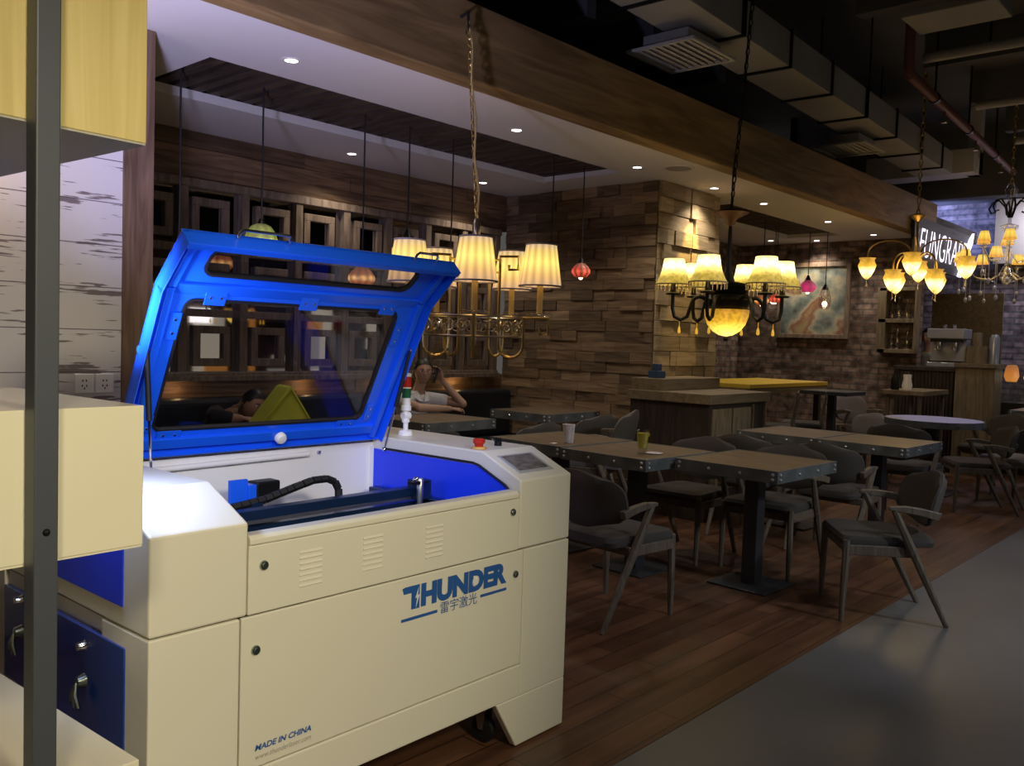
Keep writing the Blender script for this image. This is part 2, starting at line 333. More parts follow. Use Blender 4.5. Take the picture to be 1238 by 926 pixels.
def empty(name, loc, rz=0.):
    o = bpy.data.objects.new(name, None); o.empty_display_size = .1; C.objects.link(o); o.location = loc; o.rotation_euler = (0, 0, rz); return o
def tag(o, label, cat, group=None, kind=None):
    o['label'] = label; o['category'] = cat
    if group: o['group'] = group
    if kind: o['kind'] = kind
    return o
def thing(name, loc, label, cat, rz=0., group=None): return tag(empty(name, loc, rz), label, cat, group)
def struct(o, label=None):
    o['kind'] = 'structure'
    if label: o['label'] = label
    return o
def copy_tree(o, parent=None):
    c = o.copy(); C.objects.link(c)
    if parent: c.parent = parent
    for ch in o.children: copy_tree(ch, c)
    return c
def text_mesh(body, size, mat_, name, parent=None, fit=None, shear=0., ext=.0006, offset=0., X=None, y=-.0015):
    """letters standing in XZ facing -Y; fit=(x0,x1,z0,z1)"""
    cu = bpy.data.curves.new(name, 'FONT'); cu.body = body; cu.size = size; cu.extrude = 0; cu.offset = offset; cu.shear = shear; cu.resolution_u = 4
    to = bpy.data.objects.new(name, cu); C.objects.link(to); bpy.context.view_layer.update()
    me = bpy.data.meshes.new_from_object(to.evaluated_get(bpy.context.evaluated_depsgraph_get()))
    bpy.data.objects.remove(to); bpy.data.curves.remove(cu)
    vs = [v.co.copy() for v in me.vertices]; fs = [tuple(p.vertices) for p in me.polygons]; bpy.data.meshes.remove(me)
    ax, bx = min(v.x for v in vs), max(v.x for v in vs); ay, by_ = min(v.y for v in vs), max(v.y for v in vs)
    x0, x1, z0, z1 = fit
    f = lambda v, y: (x0+(v.x-ax)/(bx-ax)*(x1-x0), y, z0+(v.y-ay)/(by_-ay)*(z1-z0))
    mb = MB(); mb.add([f(v, y) for v in vs], fs, X)
    o = mb.build(name, mat_, parent)
    if ext > .002:
        md = o.modifiers.new('solid', 'SOLIDIFY'); md.thickness = ext; md.offset = 0
    return o

# ---------------------------------------------------------------- the setting
Hc = 2.85
def plane_box(name, m, *b, tone=None): 
    return struct(MB().box(*b).build(name, m))
plane_box('floor_wood', M['floorw'], -.9, 13.9, 1.655, 6.08, -.05, 0)
plane_box('floor_concrete', M['conc'], -3, 16, -6.0, 1.655, -.05, -.002)
plane_box('floor_bar', M['conc'], 13.9, 16, 1.655, 6.08, -.05, 0)

def boards(name, m, x0, x1, y, z0, z1, rows, lmin, lmax, axis='X', depth=.012, tones=((.5,.5,.5),(1.2,1.15,1.1)), gap=.003, back=.05, seed=1, sgn=-1, holes=()):
    """wall faced with individual boards of differing tone and thickness (one mesh). axis X: faces -Y at y; axis Y: faces -X at x=y"""
    rnd = random.Random(seed); mb = MB(); tone = []
    def bx(a0, a1, d0, d1, c0, c1, t):
        if axis == 'X': mb.box(a0, a1, d0, d1, c0, c1)
        else: mb.box(d0, d1, a0, a1, c0, c1)
        tone.extend([t]*6)
    if not holes: bx(x0, x1, y+.004, y+back, z0, z1, (.12, .12, .12))
    h = (z1-z0)/rows
    for r in range(rows):
        za, zb = z0+r*h+gap/2, z0+(r+1)*h-gap/2; a = x0-rnd.random()*lmax*.6
        while a < x1:
            b = a+rnd.uniform(lmin, lmax); k = rnd.random(); t = tuple(tones[0][i]+(tones[1][i]-tones[0][i])*k for i in range(3))
            p, q = max(a, x0)+gap/2, min(b, x1)-gap/2
            if q-p > .01: bx(p, q, y-rnd.random()*depth, y+.02, za, zb, t)
            a = b
    return struct(mb.build(name, m, tone=tone))

WY = 6.08   # window wall (mirrors)
boards('wall_back', M['plank'], 1.85, 6.62, WY, 0, 1.06, 9, .8, 1.8, tones=((.55,.52,.5),(1.25,1.2,1.1)), seed=3)
boards('wall_back_upper', M['plank'], 1.85, 6.62, WY, 2.50, Hc, 3, .9, 2.0, tones=((.55,.52,.5),(1.1,1.05,1.)), seed=4)
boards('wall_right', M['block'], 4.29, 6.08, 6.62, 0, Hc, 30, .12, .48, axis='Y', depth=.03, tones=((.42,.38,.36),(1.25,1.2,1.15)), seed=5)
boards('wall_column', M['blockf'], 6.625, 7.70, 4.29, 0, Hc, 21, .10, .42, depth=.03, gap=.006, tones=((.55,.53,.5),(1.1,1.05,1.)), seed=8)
plane_box('wall_column_core', M['dark'], 6.66, 7.68, 4.33, 6.08, 0, Hc)
plane_box('wall_brick_back', M['brickx'], 7.68, 11.65, 6.08, 6.2, 0, Hc)
plane_box('wall_brick', M['brick'], 11.6, 11.75, 3.62, 6.2, 0, Hc)
plane_box('wall_white_planks', M['wplank'], -.9, 1.90, 4.24, 4.34, 0, Hc)
plane_box('wall_pilaster', M['pil'], 1.897, 2.04, 4.22, 4.42, 0, Hc-.002)
plane_box('wall_return', M['dark'], 1.90, 2.03, 4.43, 6.2, 0, Hc)
plane_box('wall_left', M['dark'], -1.0, -.9, 1.66, 4.34, 0, 4.6)
plane_box('wall_far_brick', M['brickb'], 14.3, 14.45, 1.2, 6.2, 0, 4.6)
plane_box('wall_far_header', M['greybox'], 14.0, 14.28, 1.2, 3.40, 2.72, 3.62)
plane_box('wall_far_soffit', M['darkceil'], 13.7, 14.28, 1.2, 6.0, 3.64, 4.6)
plane_box('wall_far_right', M['dark'], 15.9, 16.0, -6, 1.2, 0, 4.6)
plane_box('wall_far_bar', M['dark'], 11.75, 14.4, 5.4, 5.5, 0, 4.6)

# dropped ceiling with two slatted trays
T1 = (2.41, 6.16, 4.37, 5.23); T2 = (8.10, 10.98, 4.41, 5.13)
mb = MB()
def ring_rect(mb, X0, X1, Y0, Y1, holes):
    xs = sorted({X0, X1}|{h[0] for h in holes}|{h[1] for h in holes}); ys = sorted({Y0, Y1}|{h[2] for h in holes}|{h[3] for h in holes})
    for i in range(len(xs)-1):
        for j in range(len(ys)-1):
            cx, cy = (xs[i]+xs[i+1])/2, (ys[j]+ys[j+1])/2
            if any(h[0] < cx < h[1] and h[2] < cy < h[3] for h in holes): continue
            mb.box(xs[i], xs[i+1], ys[j], ys[j+1], Hc, Hc+.045)
ring_rect(mb, -.9, 11.9, 3.655, 6.2, [T1, T2])
struct(mb.build('ceiling_dropped', M['ceil']))
for i, T in enumerate((T1, T2)):
    mb = MB(); x = T[0]
    while x < T[1]:
        mb.box(x, min(x+.066, T[1]), T[2]-.02, T[3]+.02, Hc+.047, Hc+.09); x += .115
    struct(mb.build('ceiling_slats_%d' % (i+1), M['slat']))
    plane_box('ceiling_tray_%d' % (i+1), M['dark'], T[0]-.05, T[1]+.05, T[2]-.05, T[3]+.05, Hc+.16, Hc+.18)
    struct(MB().box(T[0]-.01, T[1]+.01, T[3]-.014, T[3]-.001, Hc-.010, Hc+.046).build('trim_%d' % (i+2), M['ceiledge']))
beam = MB().box(-.9, 11.74, 3.515, 3.66, 2.845, 3.265).build('beam_front', M['beam'], bevel=.008); struct(beam)
struct(MB().box(11.745, 13.6, 3.53, 3.66, 2.96, 3.12).build('beam_far', M['darkwood']))
plane_box('ceiling_high', M['darkceil'], -3, 16, -6, 6.3, 4.6, 4.7)
plane_box('wall_above_beam', M['dark'], .2, 11.9, 6.2, 6.3, 2.9, 4.6)
plane_box('wall_behind', M['dark'], -3, 16, -6.1, -6, 0, 4.6)
plane_box('wall_left_far', M['dark'], -3.1, -3, -6, 4.4, 0, 4.6)
# the shop across the aisle: brightness is put into glowing panels for the mirrors
mb = MB().box(1.0, 15.85, -5.0, -4.9, 0, 3.2); struct(mb.build('wall_across_aisle', M['shopb']))
def shop(name, m, d, rects):
    sh = MB()
    for (a, b, c, e) in rects: sh.box(a, b, -4.9+d-.1, -4.9+d, c, e)
    struct(sh.build(name, m))
shop('wall_shop_panels', M['shop'], .10, [(6.6,7.3,.5,2.1),(7.7,8.3,.3,1.6),(8.35,8.85,.55,1.75),(9.1,9.75,.45,1.75),(12.0,12.5,.5,2.3),(13.6,14.7,.9,1.75)])
shop('wall_shop_glow', M['shopw'], .13, [(7.4,7.65,1.5,1.75),(9.0,9.45,1.55,1.85),(5.6,6.0,1.2,1.6)])
shop('wall_shop_orange', M['shopo'], .16, [(9.3,9.8,.40,.75),(11.85,12.2,1.5,1.75),(10.35,10.45,.5,1.9)])
shop('wall_shop_shelves', M['shopp'], .19, [(8.2,10.0,2.15,2.3),(10.9,11.5,.75,.9),(10.8,11.6,.35,.6),(11.95,12.1,.6,1.5),(13.2,13.9,2.1,2.4),(14.5,15.1,.5,2.4)])

# ---------------------------------------------------------------- mirror wall
POSTX = [2.66, 3.13, 3.62, 4.10, 4.57, 5.03, 5.49, 5.96, 6.42]
ZR = [1.075, 1.54, 2.005, 2.47]
mw = thing('wall_mirror', (4.54, WY, 1.06), 'wide wall mirror divided into square bays by brown wooden posts', 'mirror')
mb = MB().box(2.30-4.54, 6.46-4.54, -.015, -.001, .01, 1.42); mb.build('mirror_glass', M['mirror'], mw)
mb = MB()
for x in POSTX: mb.box(x-.033-4.54, x+.033-4.54, -.075, -.015, 0, 1.44)
for z in ZR[1:3]: mb.box(2.30-4.54, 6.46-4.54, -.060, -.015, z-1.06-.028, z-1.06+.028)
for z in (ZR[0], ZR[3]): mb.box(2.30-4.54, 6.46-4.54, -.085, -.015, z-1.06-.03, z-1.06+.03)
mb.box(2.0-4.54, 6.46-4.54, -.12, -.0, -.02, .02)
mb.build('bay_posts', M['framew'], mw, bevel=.004)
def frame_mb(o, i, d=.03):
    m = MB()
    m.box(-o, o, -d, 0, i, o).box(-o, o, -d, 0, -o, -i).box(-o, -i, -d, 0, -i, i).box(i, o, -d, 0, -i, i); return m
fme = frame_mb(.15, .092)
rown = ['bottom', 'middle', 'top']; coln = ['first', 'second', 'third', 'fourth', 'fifth', 'sixth', 'seventh', 'eighth']
first = None
for r in range(3):
    for c in range(8):
        cx = (POSTX[c]+POSTX[c+1])/2; cz = (ZR[r]+ZR[r+1])/2-.01
        if first is None:
            first = o = fme.build('empty_frame', M['framew'], bevel=.004)
        else:
            o = first.copy(); C.objects.link(o)
        o.location = (cx+.02*math.sin(c*3+r), WY-.017, cz)
        tag(o, 'empty square brown frame in %s row of the mirror wall, %s from the left' % (rown[r], coln[c]), 'picture frame', 'frames on the mirror wall')

# ---------------------------------------------------------------- laser machine
MA = .01847
mach = thing('laser_machine', (2.527, 1.965, 0), 'large cream laser cutting machine with open blue lid and blue lettering', 'machine', MA)
L, Rr = -1.591, 0.
LI, RI = -1.335, -.282
prof_hi = [(0, .703), (0, .94), (.185, 1.021), (1.04, 1.021), (1.04, .703)]
MB().prism(prof_hi, L, LI).build('left_cover', M['cream'], mach, bevel=.006)
rc = MB().prism(prof_hi, RI, Rr).build('right_cover', M['cream'], mach, bevel=.006)
# base: front corner panels, back, skirts with cut-outs
b = MB()
b.box(L, -1.354, 0, .24, .185, .699).box(-.253, Rr, 0, 1.04, .185, .699)
b.box(L, -1.354, .87, 1.04, .185, .699).box(-1.58, -1.40, .24, .87, .185, .699)
b.box(-1.354, -.253, 0, .03, .185, .297).box(-1.354, -.253, 1.0, 1.04, .185, 1.0).box(-1.40, -.253, .03, 1.0, .185, .21)
b.prism([(L, .01), (L, .185), (-1.216, .185), (-1.326, .01)], 0, .03, 'Y').prism([(0, .01), (0, .185), (-.375, .185), (-.265, .01)], 0, .03, 'Y')
b.prism([(L, .01), (L, .185), (-1.216, .185), (-1.326, .01)], 1.01, 1.04, 'Y').prism([(0, .01), (0, .185), (-.375, .185), (-.265, .01)], 1.01, 1.04, 'Y')
b.box(L, L+.03, .03, .24, .01, .185).box(L, L+.03, .8, 1.01, .01, .185).box(-.03, 0, .03, .24, .01, .185).box(-.03, 0, .8, 1.01, .01, .185)
b.build('base_cabinet', M['cream'], mach, bevel=.004)
MB().box(-1.354, -.253, .012, .03, .297, .703).box(L+.01, -.01, .012, 1.03, .696, .706).build('panel_core', M['seam'], mach)
MB().box(-1.350, -.257, 0, .012, .301, .699).build('front_door', M['cream'], mach, bevel=.003)
MB().box(LI+.003, RI-.003, 0, .03, .703, .880).build('front_flap', M['cream'], mach, bevel=.003)
MB().prism([(-.004, .884), (-.004, .897), (.006, .906), (.045, .906), (.045, .88), (.002, .878)], LI+.004, RI-.012).build('front_lip', M['cream'], mach, bevel=.002)
MB().box(LI, RI, .79, 1.0, .995, 1.02).build('rear_top_panel', M['cream'], mach, bevel=.004)
MB().box(LI, RI, .775, .795, .70, .995).build('inner_back_wall', M['cream_edge'], mach)
MB().box(LI, LI+.01, .03, .78, .70, .93).build('inner_left_wall', M['cream_edge'], mach)
for (vx, vz) in ((-1.143, .790), (-.929, .795), (-.686, .790)):
    v = MB()
    for k in range(7):
        z = vz-.045+k*.015; v.prism([(-.0001, z), (-.0022, z+.002), (-.0001, z+.009)], vx-.036, vx+.036)
    v.build('louvre', M['cream'], mach)
def screw(name, x, z, r, m=None, y=0.):
    MB().lathe([(.0, -.009), (r*.55, -.009), (r*.6, -.006), (r*.85, -.006), (r, -.003), (r, .001)], 14, Matrix.Translation((x, y, z)), 'Y').build(name, m or M['dkchrome'], mach, True)
for (x, z) in ((-1.289, .825), (-1.309, .610), (-.320, .837), (-.297, .621)): screw('panel_lock', x, z, .013)
# lettering
T = Matrix.Translation((0, -.0012, 0))
def strip(poly): 
    mb = MB(); mb.prism(poly, -.0011, .0005, 'Y'); return mb
lt = MB(); z0, z1 = .600, .672
# leading T: long bar flying left, stem cut by a bolt
lt.prism([(-.806, z1-.021), (-.812, z1-.003), (-.800, z1), (-.742, z1), (-.742, z0), (-.775, z0), (-.775, z1-.021)], -.0011, .0005, 'Y')
lt.build('logo_letter', M['navyink'], mach)
bo = MB(); bo.prism([(-.746, .664), (-.760, .632), (-.752, .634), (-.757, .602), (-.742, .642), (-.750, .640)], -.0016, .0005, 'Y'); bo.build('logo_bolt', M['cream_edge'], mach)
text_mesh('HUNDER', .09, M['navyink'], 'logo_lettering', mach, fit=(-.736, -.343, z0, z1), ext=.0011, offset=.0055)
st = MB(); n = 12
poly = [(-.497+(.017 if k%2 == 0 else .0095)*math.cos(PI*k/n), .633+(.017 if k%2 == 0 else .0095)*math.sin(PI*k/n)) for k in range(2*n)]
st.prism(poly, -.0017, .0005, 'Y'); st.build('logo_star', M['cream_edge'], mach)
for q in ((-.814, -.665, .568, .577), (-.470, -.342, .575, .584)): MB().box(q[0], q[1], -.0012, .0005, q[2], q[3]).build('logo_rule', M['navyink'], mach)
text_mesh('雷宇激光', .05, M['navyink'], 'logo_characters', mach, fit=(-.652, -.487, .560, .597), ext=.0008)
text_mesh('MADE IN CHINA', .02, M['navyink'], 'origin_lettering', mach, fit=(-1.306, -1.132, .345, .361), ext=.0006, shear=.2, offset=.0006)
text_mesh('www.thunderlaser.com', .02, M['greyink'], 'web_lettering', mach, fit=(-1.304, -1.132, .322, .336), ext=.0006, shear=.2)
# left side: blue doors with hanging keys
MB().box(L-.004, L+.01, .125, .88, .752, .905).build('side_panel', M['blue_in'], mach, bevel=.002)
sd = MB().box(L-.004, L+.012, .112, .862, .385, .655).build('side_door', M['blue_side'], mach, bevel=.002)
for (y, z) in ((.324, .50), (.733, .528)):
    k = MB().lathe([(.0, -.02), (.010, -.02), (.012, -.004), (.014, .0)], 12, Matrix.Translation((L-.003, y, z+.11)), 'X')
    k.build('door_knob', M['chrome'], sd, True)
    k = MB().lathe([(.0, -.022), (.012, -.02), (.017, -.004), (.019, .0)], 12, Matrix.Translation((L-.003, y, z+.02)), 'X')
    k.build('door_lock', M['dkchrome'], sd, True)
    k = MB()
    for a in (-.5, .05, .55):
        k.tube([(L-.024, y, z+.018), (L-.03, y+.018*math.sin(a), z-.01), (L-.028, y+.05*math.sin(a), z-.045*math.cos(a))], [.003, .006, .004], 6)
    k.build('hanging_keys', M['dkchrome'], sd, True)
# right inner wall, seal
prof_in = [(.048, .70), (.048, .893), (.060, .913), (.185, .966), (.21, .971), (.775, .971), (.775, .70)]
MB().prism(prof_in, RI-.012, RI-.001).build('inner_right_wall', M['blue_in'], mach)
MB().tube([(RI-.013, .042, .885), (RI-.013, .046, .908), (RI-.013, .060, .918), (RI-.013, .185, .972), (RI-.013, .215, .978), (RI-.013, .70, .978)], .0045, 8).build('rubber_seal', M['black'], mach, True)
MB().box(RI-.016, RI-.012, .755, .775, .80, .98).build('corner_strip', M['cream_edge'], mach)
# honeycomb bed, gantry, motor, chain, head
MB().box(LI+.01, RI-.014, .04, .775, .775, .79).build('cutting_bed', M['bed'], mach)
g = MB().box(-1.30, -.34, .40, .445, .845, .875).box(-1.30, -.34, .405, .44, .805, .825)
g.build('gantry_rail', M['rail'], mach, bevel=.003)
MB().box(-1.30, -.34, .395, .40, .835, .845).box(-1.30, -.34, .30, .31, .792, .800).build('rail_strip', M['steel'], mach)
for q in ((-1.30, -1.245), (-.345, -.30)): MB().box(q[0], q[1], .18, .72, .80, .83).build('side_rail', M['rail'], mach, bevel=.003)
mo = MB().box(-1.02, -.955, .60, .615, .845, .935).box(-.955, -.925, .595, .66, .85, .915).build('motor_bracket', M['blue'], mach, bevel=.002)
MB().box(-.922, -.83, .60, .66, .865, .92).build('motor', M['blackm'], mach, bevel=.006)
ch = [(-1.24, .50, .858), (-1.10, .505, .866), (-.95, .51, .880), (-.84, .515, .905), (-.76, .517, .922), (-.70, .518, .922), (-.665, .518, .907), (-.65, .518, .88), (-.648, .518, .845)]
cm = MB()
for a, b_ in zip(ch[:-1], ch[1:]):
    A, B = Vector(a), Vector(b_); d = B-A; nseg = max(1, int(d.length/.028))
    for k in range(nseg):
        p, q = A+d*(k/nseg), A+d*((k+.88)/nseg); cm.tube([p, q], .0135, 6)
cm.build('cable_chain', M['black'], mach)
MB().box(-1.06, -.93, .47, .55, .835, .85).box(-1.01, -.97, .49, .53, .85, .875).build('chain_anchor', M['rail'], mach)
MB().tube([(-1.20, .765, .965), (-.60, .765, .972)], .010, 10).build('laser_tube', M['cream_edge'], mach, True)
MB().lathe([(0, -.006), (.006, -.006), (.006, .006)], 8, Matrix.Translation((-.55, .768, .975)), 'Y').build('tube_clip', M['steel'], mach)
hd = MB().box(-.42, -.355, .36, .42, .835, .905).build('laser_head', M['rail'], mach, bevel=.003)
MB().lathe([(.0, .80), (.005, .80), (.010, .83), (.012, .86), (.012, .915), (.008, .92), (0, .92)], 12, Matrix.Translation((-.43, .34, 0))).build('lens_tube', M['steel'], hd, True)
MB().box(-.47, -.40, .33, .36, .90, .91).build('mirror_mount', M['blackm'], hd)
MB().ball((-.445, .345, .915), .012, 8).build('beam_mirror', M['chrome'], hd, True)
# control panel on the slope
SL = Matrix.Translation((0, 0, .94)) @ Matrix.Rotation(math.atan2(.081, .185), 4, 'X')
cpn = MB().box(-.250, -.060, .038, .158, .0, .004, SL).build('control_panel', M['silver'], mach, bevel=.0015)
MB().box(-.235, -.078, .052, .148, .003, .0055, SL).build('display', M['lcd'], cpn)
es = MB().lathe([(.0, .004), (.026, .004), (.026, .010), (.018, .012)], 20, Matrix.Translation((-.245, .235, 1.018))).build('emergency_base', M['yellowp'], mach, True)
MB().lathe([(.014, .010), (.016, .020), (.022, .026), (.022, .036), (.018, .040), (0, .041)], 20, Matrix.Translation((-.245, .235, 1.018))).build('emergency_button', M['red'], es, True)
MB().lathe([(.0, 0), (.014, 0), (.014, .018), (.010, .02), (0, .02)], 14, Matrix.Translation((-.112, .262, 1.021))).box(-.004, .004, -.012, .012, .018, .030, Matrix.Translation((-.112, .262, 1.021))).build('key_switch', M['blackm'], mach, True)
# signal tower
sx, sy, sz = -.165, .715, 1.021
TT = Matrix.Translation((sx, sy, sz))
sb = MB().lathe([(0, 0), (.029, 0), (.029, .014), (.022, .02), (0, .02)], 20, TT).build('signal_base', M['white'], mach, True)
MB().lathe([(0, .018), (.010, .018), (.010, .05), (.016, .052), (.016, .062), (.012, .066), (.012, .095), (.021, .10), (.021, .118), (.0175, .12), (.0175, .150), (0, .150)], 18, TT).build('signal_stem', M['white'], sb, True)
MB().lathe([(0, -.017), (.015, -.017), (.015, .017), (0, .017)], 14, TT @ Matrix.Translation((.0, 0, .078)), 'X').build('signal_joint', M['white'], sb, True)
MB().lathe([(.018, .150), (.018, .188)], 18, TT).build('green_light', M['green'], sb, True)
MB().lathe([(.018, .193), (.018, .236)], 18, TT).build('red_light', M['red'], sb, True)
MB().lathe([(.019, .188), (.019, .193)], 18, TT).build('signal_ring', M['white'], sb, True)
MB().lathe([(.018, .236), (.018, .246), (.012, .25), (0, .25)], 18, TT).build('signal_cap', M['white'], sb, True)
# castors
for (x, y) in ((-.30, .12), (-1.30, .12), (-.30, .92), (-1.30, .92)):
    cs = MB().lathe([(0, -.014), (.030, -.014), (.047, -.012), (.05, 0), (.047, .012), (.030, .014), (0, .014)], 22, Matrix.Translation((x, y, .05)), 'X').build('castor_wheel', M['black'], mach, True)
    MB().prism([(y-.01, .05), (y+.01, .05), (y+.035, .185), (y-.035, .185)], x-.022, x-.017).prism([(y-.01, .05), (y+.01, .05), (y+.035, .185), (y-.035, .185)], x+.017, x+.022).build('castor_fork', M['steel'], cs)
# lid
P0, P1, P2 = Vector((.767, 1.022)), Vector((.502, 1.552)), Vector((.352, 1.692))
d1 = (P1-P0).normalized(); n1 = Vector((-d1.y, d1.x)); d2 = (P2-P1).normalized(); n2 = Vector((-d2.y, d2.x))
def lidX(Pp, d, n):   # local (x, s, depth towards the inside) -> machine coordinates
    return Matrix(((1, 0, 0, 0), (0, d.x, n.x, Pp.x), (0, d.y, n.y, Pp.y), (0, 0, 0, 1)))
if n1.x > 0: n1 = -n1
if n2.x > 0: n2 = -n2
X1, X2 = lidX(P0, d1, n1), lidX(P1, d2, n2)
S1, S2 = (P1-P0).length, (P2-P1).length
def rring(x0, x1, s0, s1, hx0, hx1, hs0, hs1, rad, k=6):
    inner, outer = [], []
    for (cx, cs, a0, ox, os_) in ((hx1-rad, hs1-rad, 0, x1, s1), (hx0+rad, hs1-rad, 90, x0, s1), (hx0+rad, hs0+rad, 180, x0, s0), (hx1-rad, hs0+rad, 270, x1, s0)):
        for i in range(k+1):
            a = R(a0+90*i/k); px, ps = cx+rad*math.cos(a), cs+rad*math.sin(a); inner.append((px, ps))
            t = i/k
            if a0 == 0: q = (x1, ps+(s1-ps)*min(1, 2*t)) if t <= .5 else (px+(x1-px)*(2-2*t), s1)
            elif a0 == 90: q = (px+(x0-px)*min(1, 2*t), s1) if t <= .5 else (x0, ps+(s1-ps)*(2-2*t))
            elif a0 == 180: q = (x0, ps+(s0-ps)*min(1, 2*t)) if t <= .5 else (px+(x0-px)*(2-2*t), s0)
            else: q = (px+(x1-px)*min(1, 2*t), s0) if t <= .5 else (x1, ps+(s0-ps)*(2-2*t))
            outer.append(q)
    return outer, inner
def ring_solid(mb, outer, inner, a, b_, X):
    n = len(outer); v = [(p[0], p[1], a) for p in outer]+[(p[0], p[1], a) for p in inner]+[(p[0], p[1], b_) for p in outer]+[(p[0], p[1], b_) for p in inner]
    f = []
    for i in range(n):
        j = (i+1)%n
        f += [(i, j, n+j, n+i), (2*n+i, 3*n+i, 3*n+j, 2*n+j), (i, 2*n+i, 2*n+j, j), (n+i, n+j, 3*n+j, 3*n+i)]
    mb.add(v, f, X)
lid = empty('lid', (0, 0, 0)); lid.parent = mach
LX0, LX1 = LI+.004, RI-.0
W1 = (-1.233, -.398, .088, .552); W2 = (-1.218, -.410, .050, .160)
mb = MB()
o, i_ = rring(LX0, LX1, 0, S1, *W1, .035); ring_solid(mb, o, i_, 0, .012, X1)
o, i_ = rring(LX0, LX1, 0, S2, *W2, .040); ring_solid(mb, o, i_, 0, .012, X2)
# side and hinge flanges, stiffening channels, front lip
for X, S in ((X1, S1), (X2, S2)):
    mb.box(LX0, LX0+.004, 0, S, 0, .052, X).box(LX1-.004, LX1, 0, S, 0, .052, X)
    mb.box(LX0+.026, LX0+.05, .01, S-.005, .010, .030, X).box(LX1-.05, LX1-.026, .01, S-.005, .010, .030, X)
mb.box(LX0, LX1, 0, .004, 0, .03, X1).box(LX0+.05, LX1-.05, .028, .064, .010, .026, X1)
mb.box(LX0+.04, LX1-.04, -.018, .018, .012, .022, X2)
mb.box(LX0-.002, LX1+.002, S2-.004, S2, -.002, .056, X2).box(LX0, LX1, S2-.022, S2-.004, .050, .056, X2)
mb.build('lid_frame', M['blue'], lid, bevel=.002)
mb = MB()
for W, X, rad in ((W1, X1, .035), (W2, X2, .040)):
    o, i_ = rring(W[0], W[1], W[2], W[3], W[0]+.007, W[1]-.007, W[2]+.007, W[3]-.007, rad-.004)
    n_ = len(i_)
    k = 6; oo = []
    for (cx, cs, a0) in ((W[1]-rad, W[3]-rad, 0), (W[0]+rad, W[3]-rad, 90), (W[0]+rad, W[2]+rad, 180), (W[1]-rad, W[2]+rad, 270)):
        oo += [(cx+rad*math.cos(R(a0+90*t/k)), cs+rad*math.sin(R(a0+90*t/k))) for t in range(k+1)]
    ring_solid(mb, oo, i_, -.002, .016, X)
mb.build('gasket', M['black'], lid)
MB().box(W1[0], W1[1], W1[2], W1[3], .003, .007, X1).build('main_window', M['pane'], lid)
MB().box(W2[0], W2[1], W2[2], W2[3], .003, .007, X2).build('upper_window', M['pane'], lid)
cl = [(X1, a, .560, .07, .05) for a in (-1.14, -.80, -.46)]+[(X1, -1.25, .46, .035, .09), (X1, -.375, .455, .035, .09), (X1, -1.25, .12, .03, .06), (X1, -.375, .12, .03, .07), (X1, -1.17, .075, .08, .03), (X1, -.47, .075, .08, .03)]+[(X2, -1.10, .163, .06, .022), (X2, -.80, .163, .06, .022)]
for X, a, s, w, h in cl:
    c = MB().box(a-w/2, a+w/2, s-h/2, s+h/2, .014, .019, X).build('window_clip', M['blue'], lid, bevel=.001)
    k = MB()
    for q in ((-.25, 0), (.25, 0)) if w >= h else ((0, -.25), (0, .25)):
        k.lathe([(0, .0225), (.004, .0215), (.005, .019)], 8, X @ Matrix.Translation((a+q[0]*w, s+q[1]*h, 0)))
    k.build('clip_screw', M['chrome'], c, True)
MB().lathe([(0, .05), (.016, .048), (.021, .04), (.021, .028), (.014, .020), (.014, .014)], 16, X1 @ Matrix.Translation((-.754, .044, 0))).build('lid_knob', M['white'], lid, True)
for a in (-1.085, -.44):
    hw = .085 if a < -1 else .05
    pts = [(a-hw, S2-.0, .02), (a-hw, S2+.024, .016), (a-hw+.008, S2+.034, .014), (a+hw-.008, S2+.034, .014), (a+hw, S2+.024, .016), (a+hw, S2-.0, .02)]
    MB().tube([X2 @ Vector(p) for p in pts], .0045, 8).build('lid_handle', M['chrome'], lid, True)
for (xs, top, bot) in ((LX0+.012, (.605, 1.355), (.560, .985)), (LX1-.002, (.602, 1.365), (.690, .975))):
    xo = xs+(0.0 if xs < -1 else .0)
    A = Vector((xo, top[0]-.035, top[1])); B = Vector((xo-.012 if xs > -1 else xo+.014, bot[0], bot[1])); m_ = A+(B-A)*.56
    s_ = MB().tube([A, m_], .0085, 10).build('gas_strut', M['black'], lid, True)
    MB().tube([m_, B], .004, 8).build('strut_rod', M['chrome'], s_, True)
    MB().ball(A, .009, 8).ball(B, .009, 8).tube([A, A+Vector((0, .03, -.002))], .005, 6).build('strut_joint', M['chrome'], s_, True)
    MB().lathe([(0, -.004), (.016, -.004), (.018, 0), (.018, .006)], 14, Matrix.Translation(A+Vector((0, .018, 0))), 'Y').build('strut_bracket', M['blue'], s_, True)

# ---------------------------------------------------------------- display rack in the foreground
BA = .05798
RX, RY = .806, 1.70
def rack_box(name, m, x0, x1, y0, y1, z0, z1, label, cat, under=None, edge=.002):
    o = thing(name, (RX, RY, 0), label, cat, BA)
    MB().box(x0, x1, y0, y1, z0+.004, z1).build('casing', m, o, bevel=edge)
    MB().box(x0+.001, x1-.001, y0+.002, y1-.001, z0, z0+.004).build('underside', under or m, o)
    return o
rack_box('display_box', M['yellowbox'], -1.1, 0, 0, .70, 1.773, 3.2, 'large yellow wood-grain display box held high by dark post', 'display box', M['greybox'])
rack_box('display_box', M['creambox'], -1.1, .002, 0, .60, .984, 1.266, 'glossy cream display box at mid height between the yellow box and plinth', 'display box')
rack_box('display_plinth', M['creambox'], -1.1, .0, 0, .95, 0, .55, 'low cream plinth beside left side of the laser machine', 'plinth')
dp = thing('display_post', (RX, RY, 0), 'dark grey square steel post standing before the display boxes', 'post', BA)
MB().box(-.223, -.181, -.043, -.001, .004, 4.2).build('post', M['postg'], dp, bevel=.003)
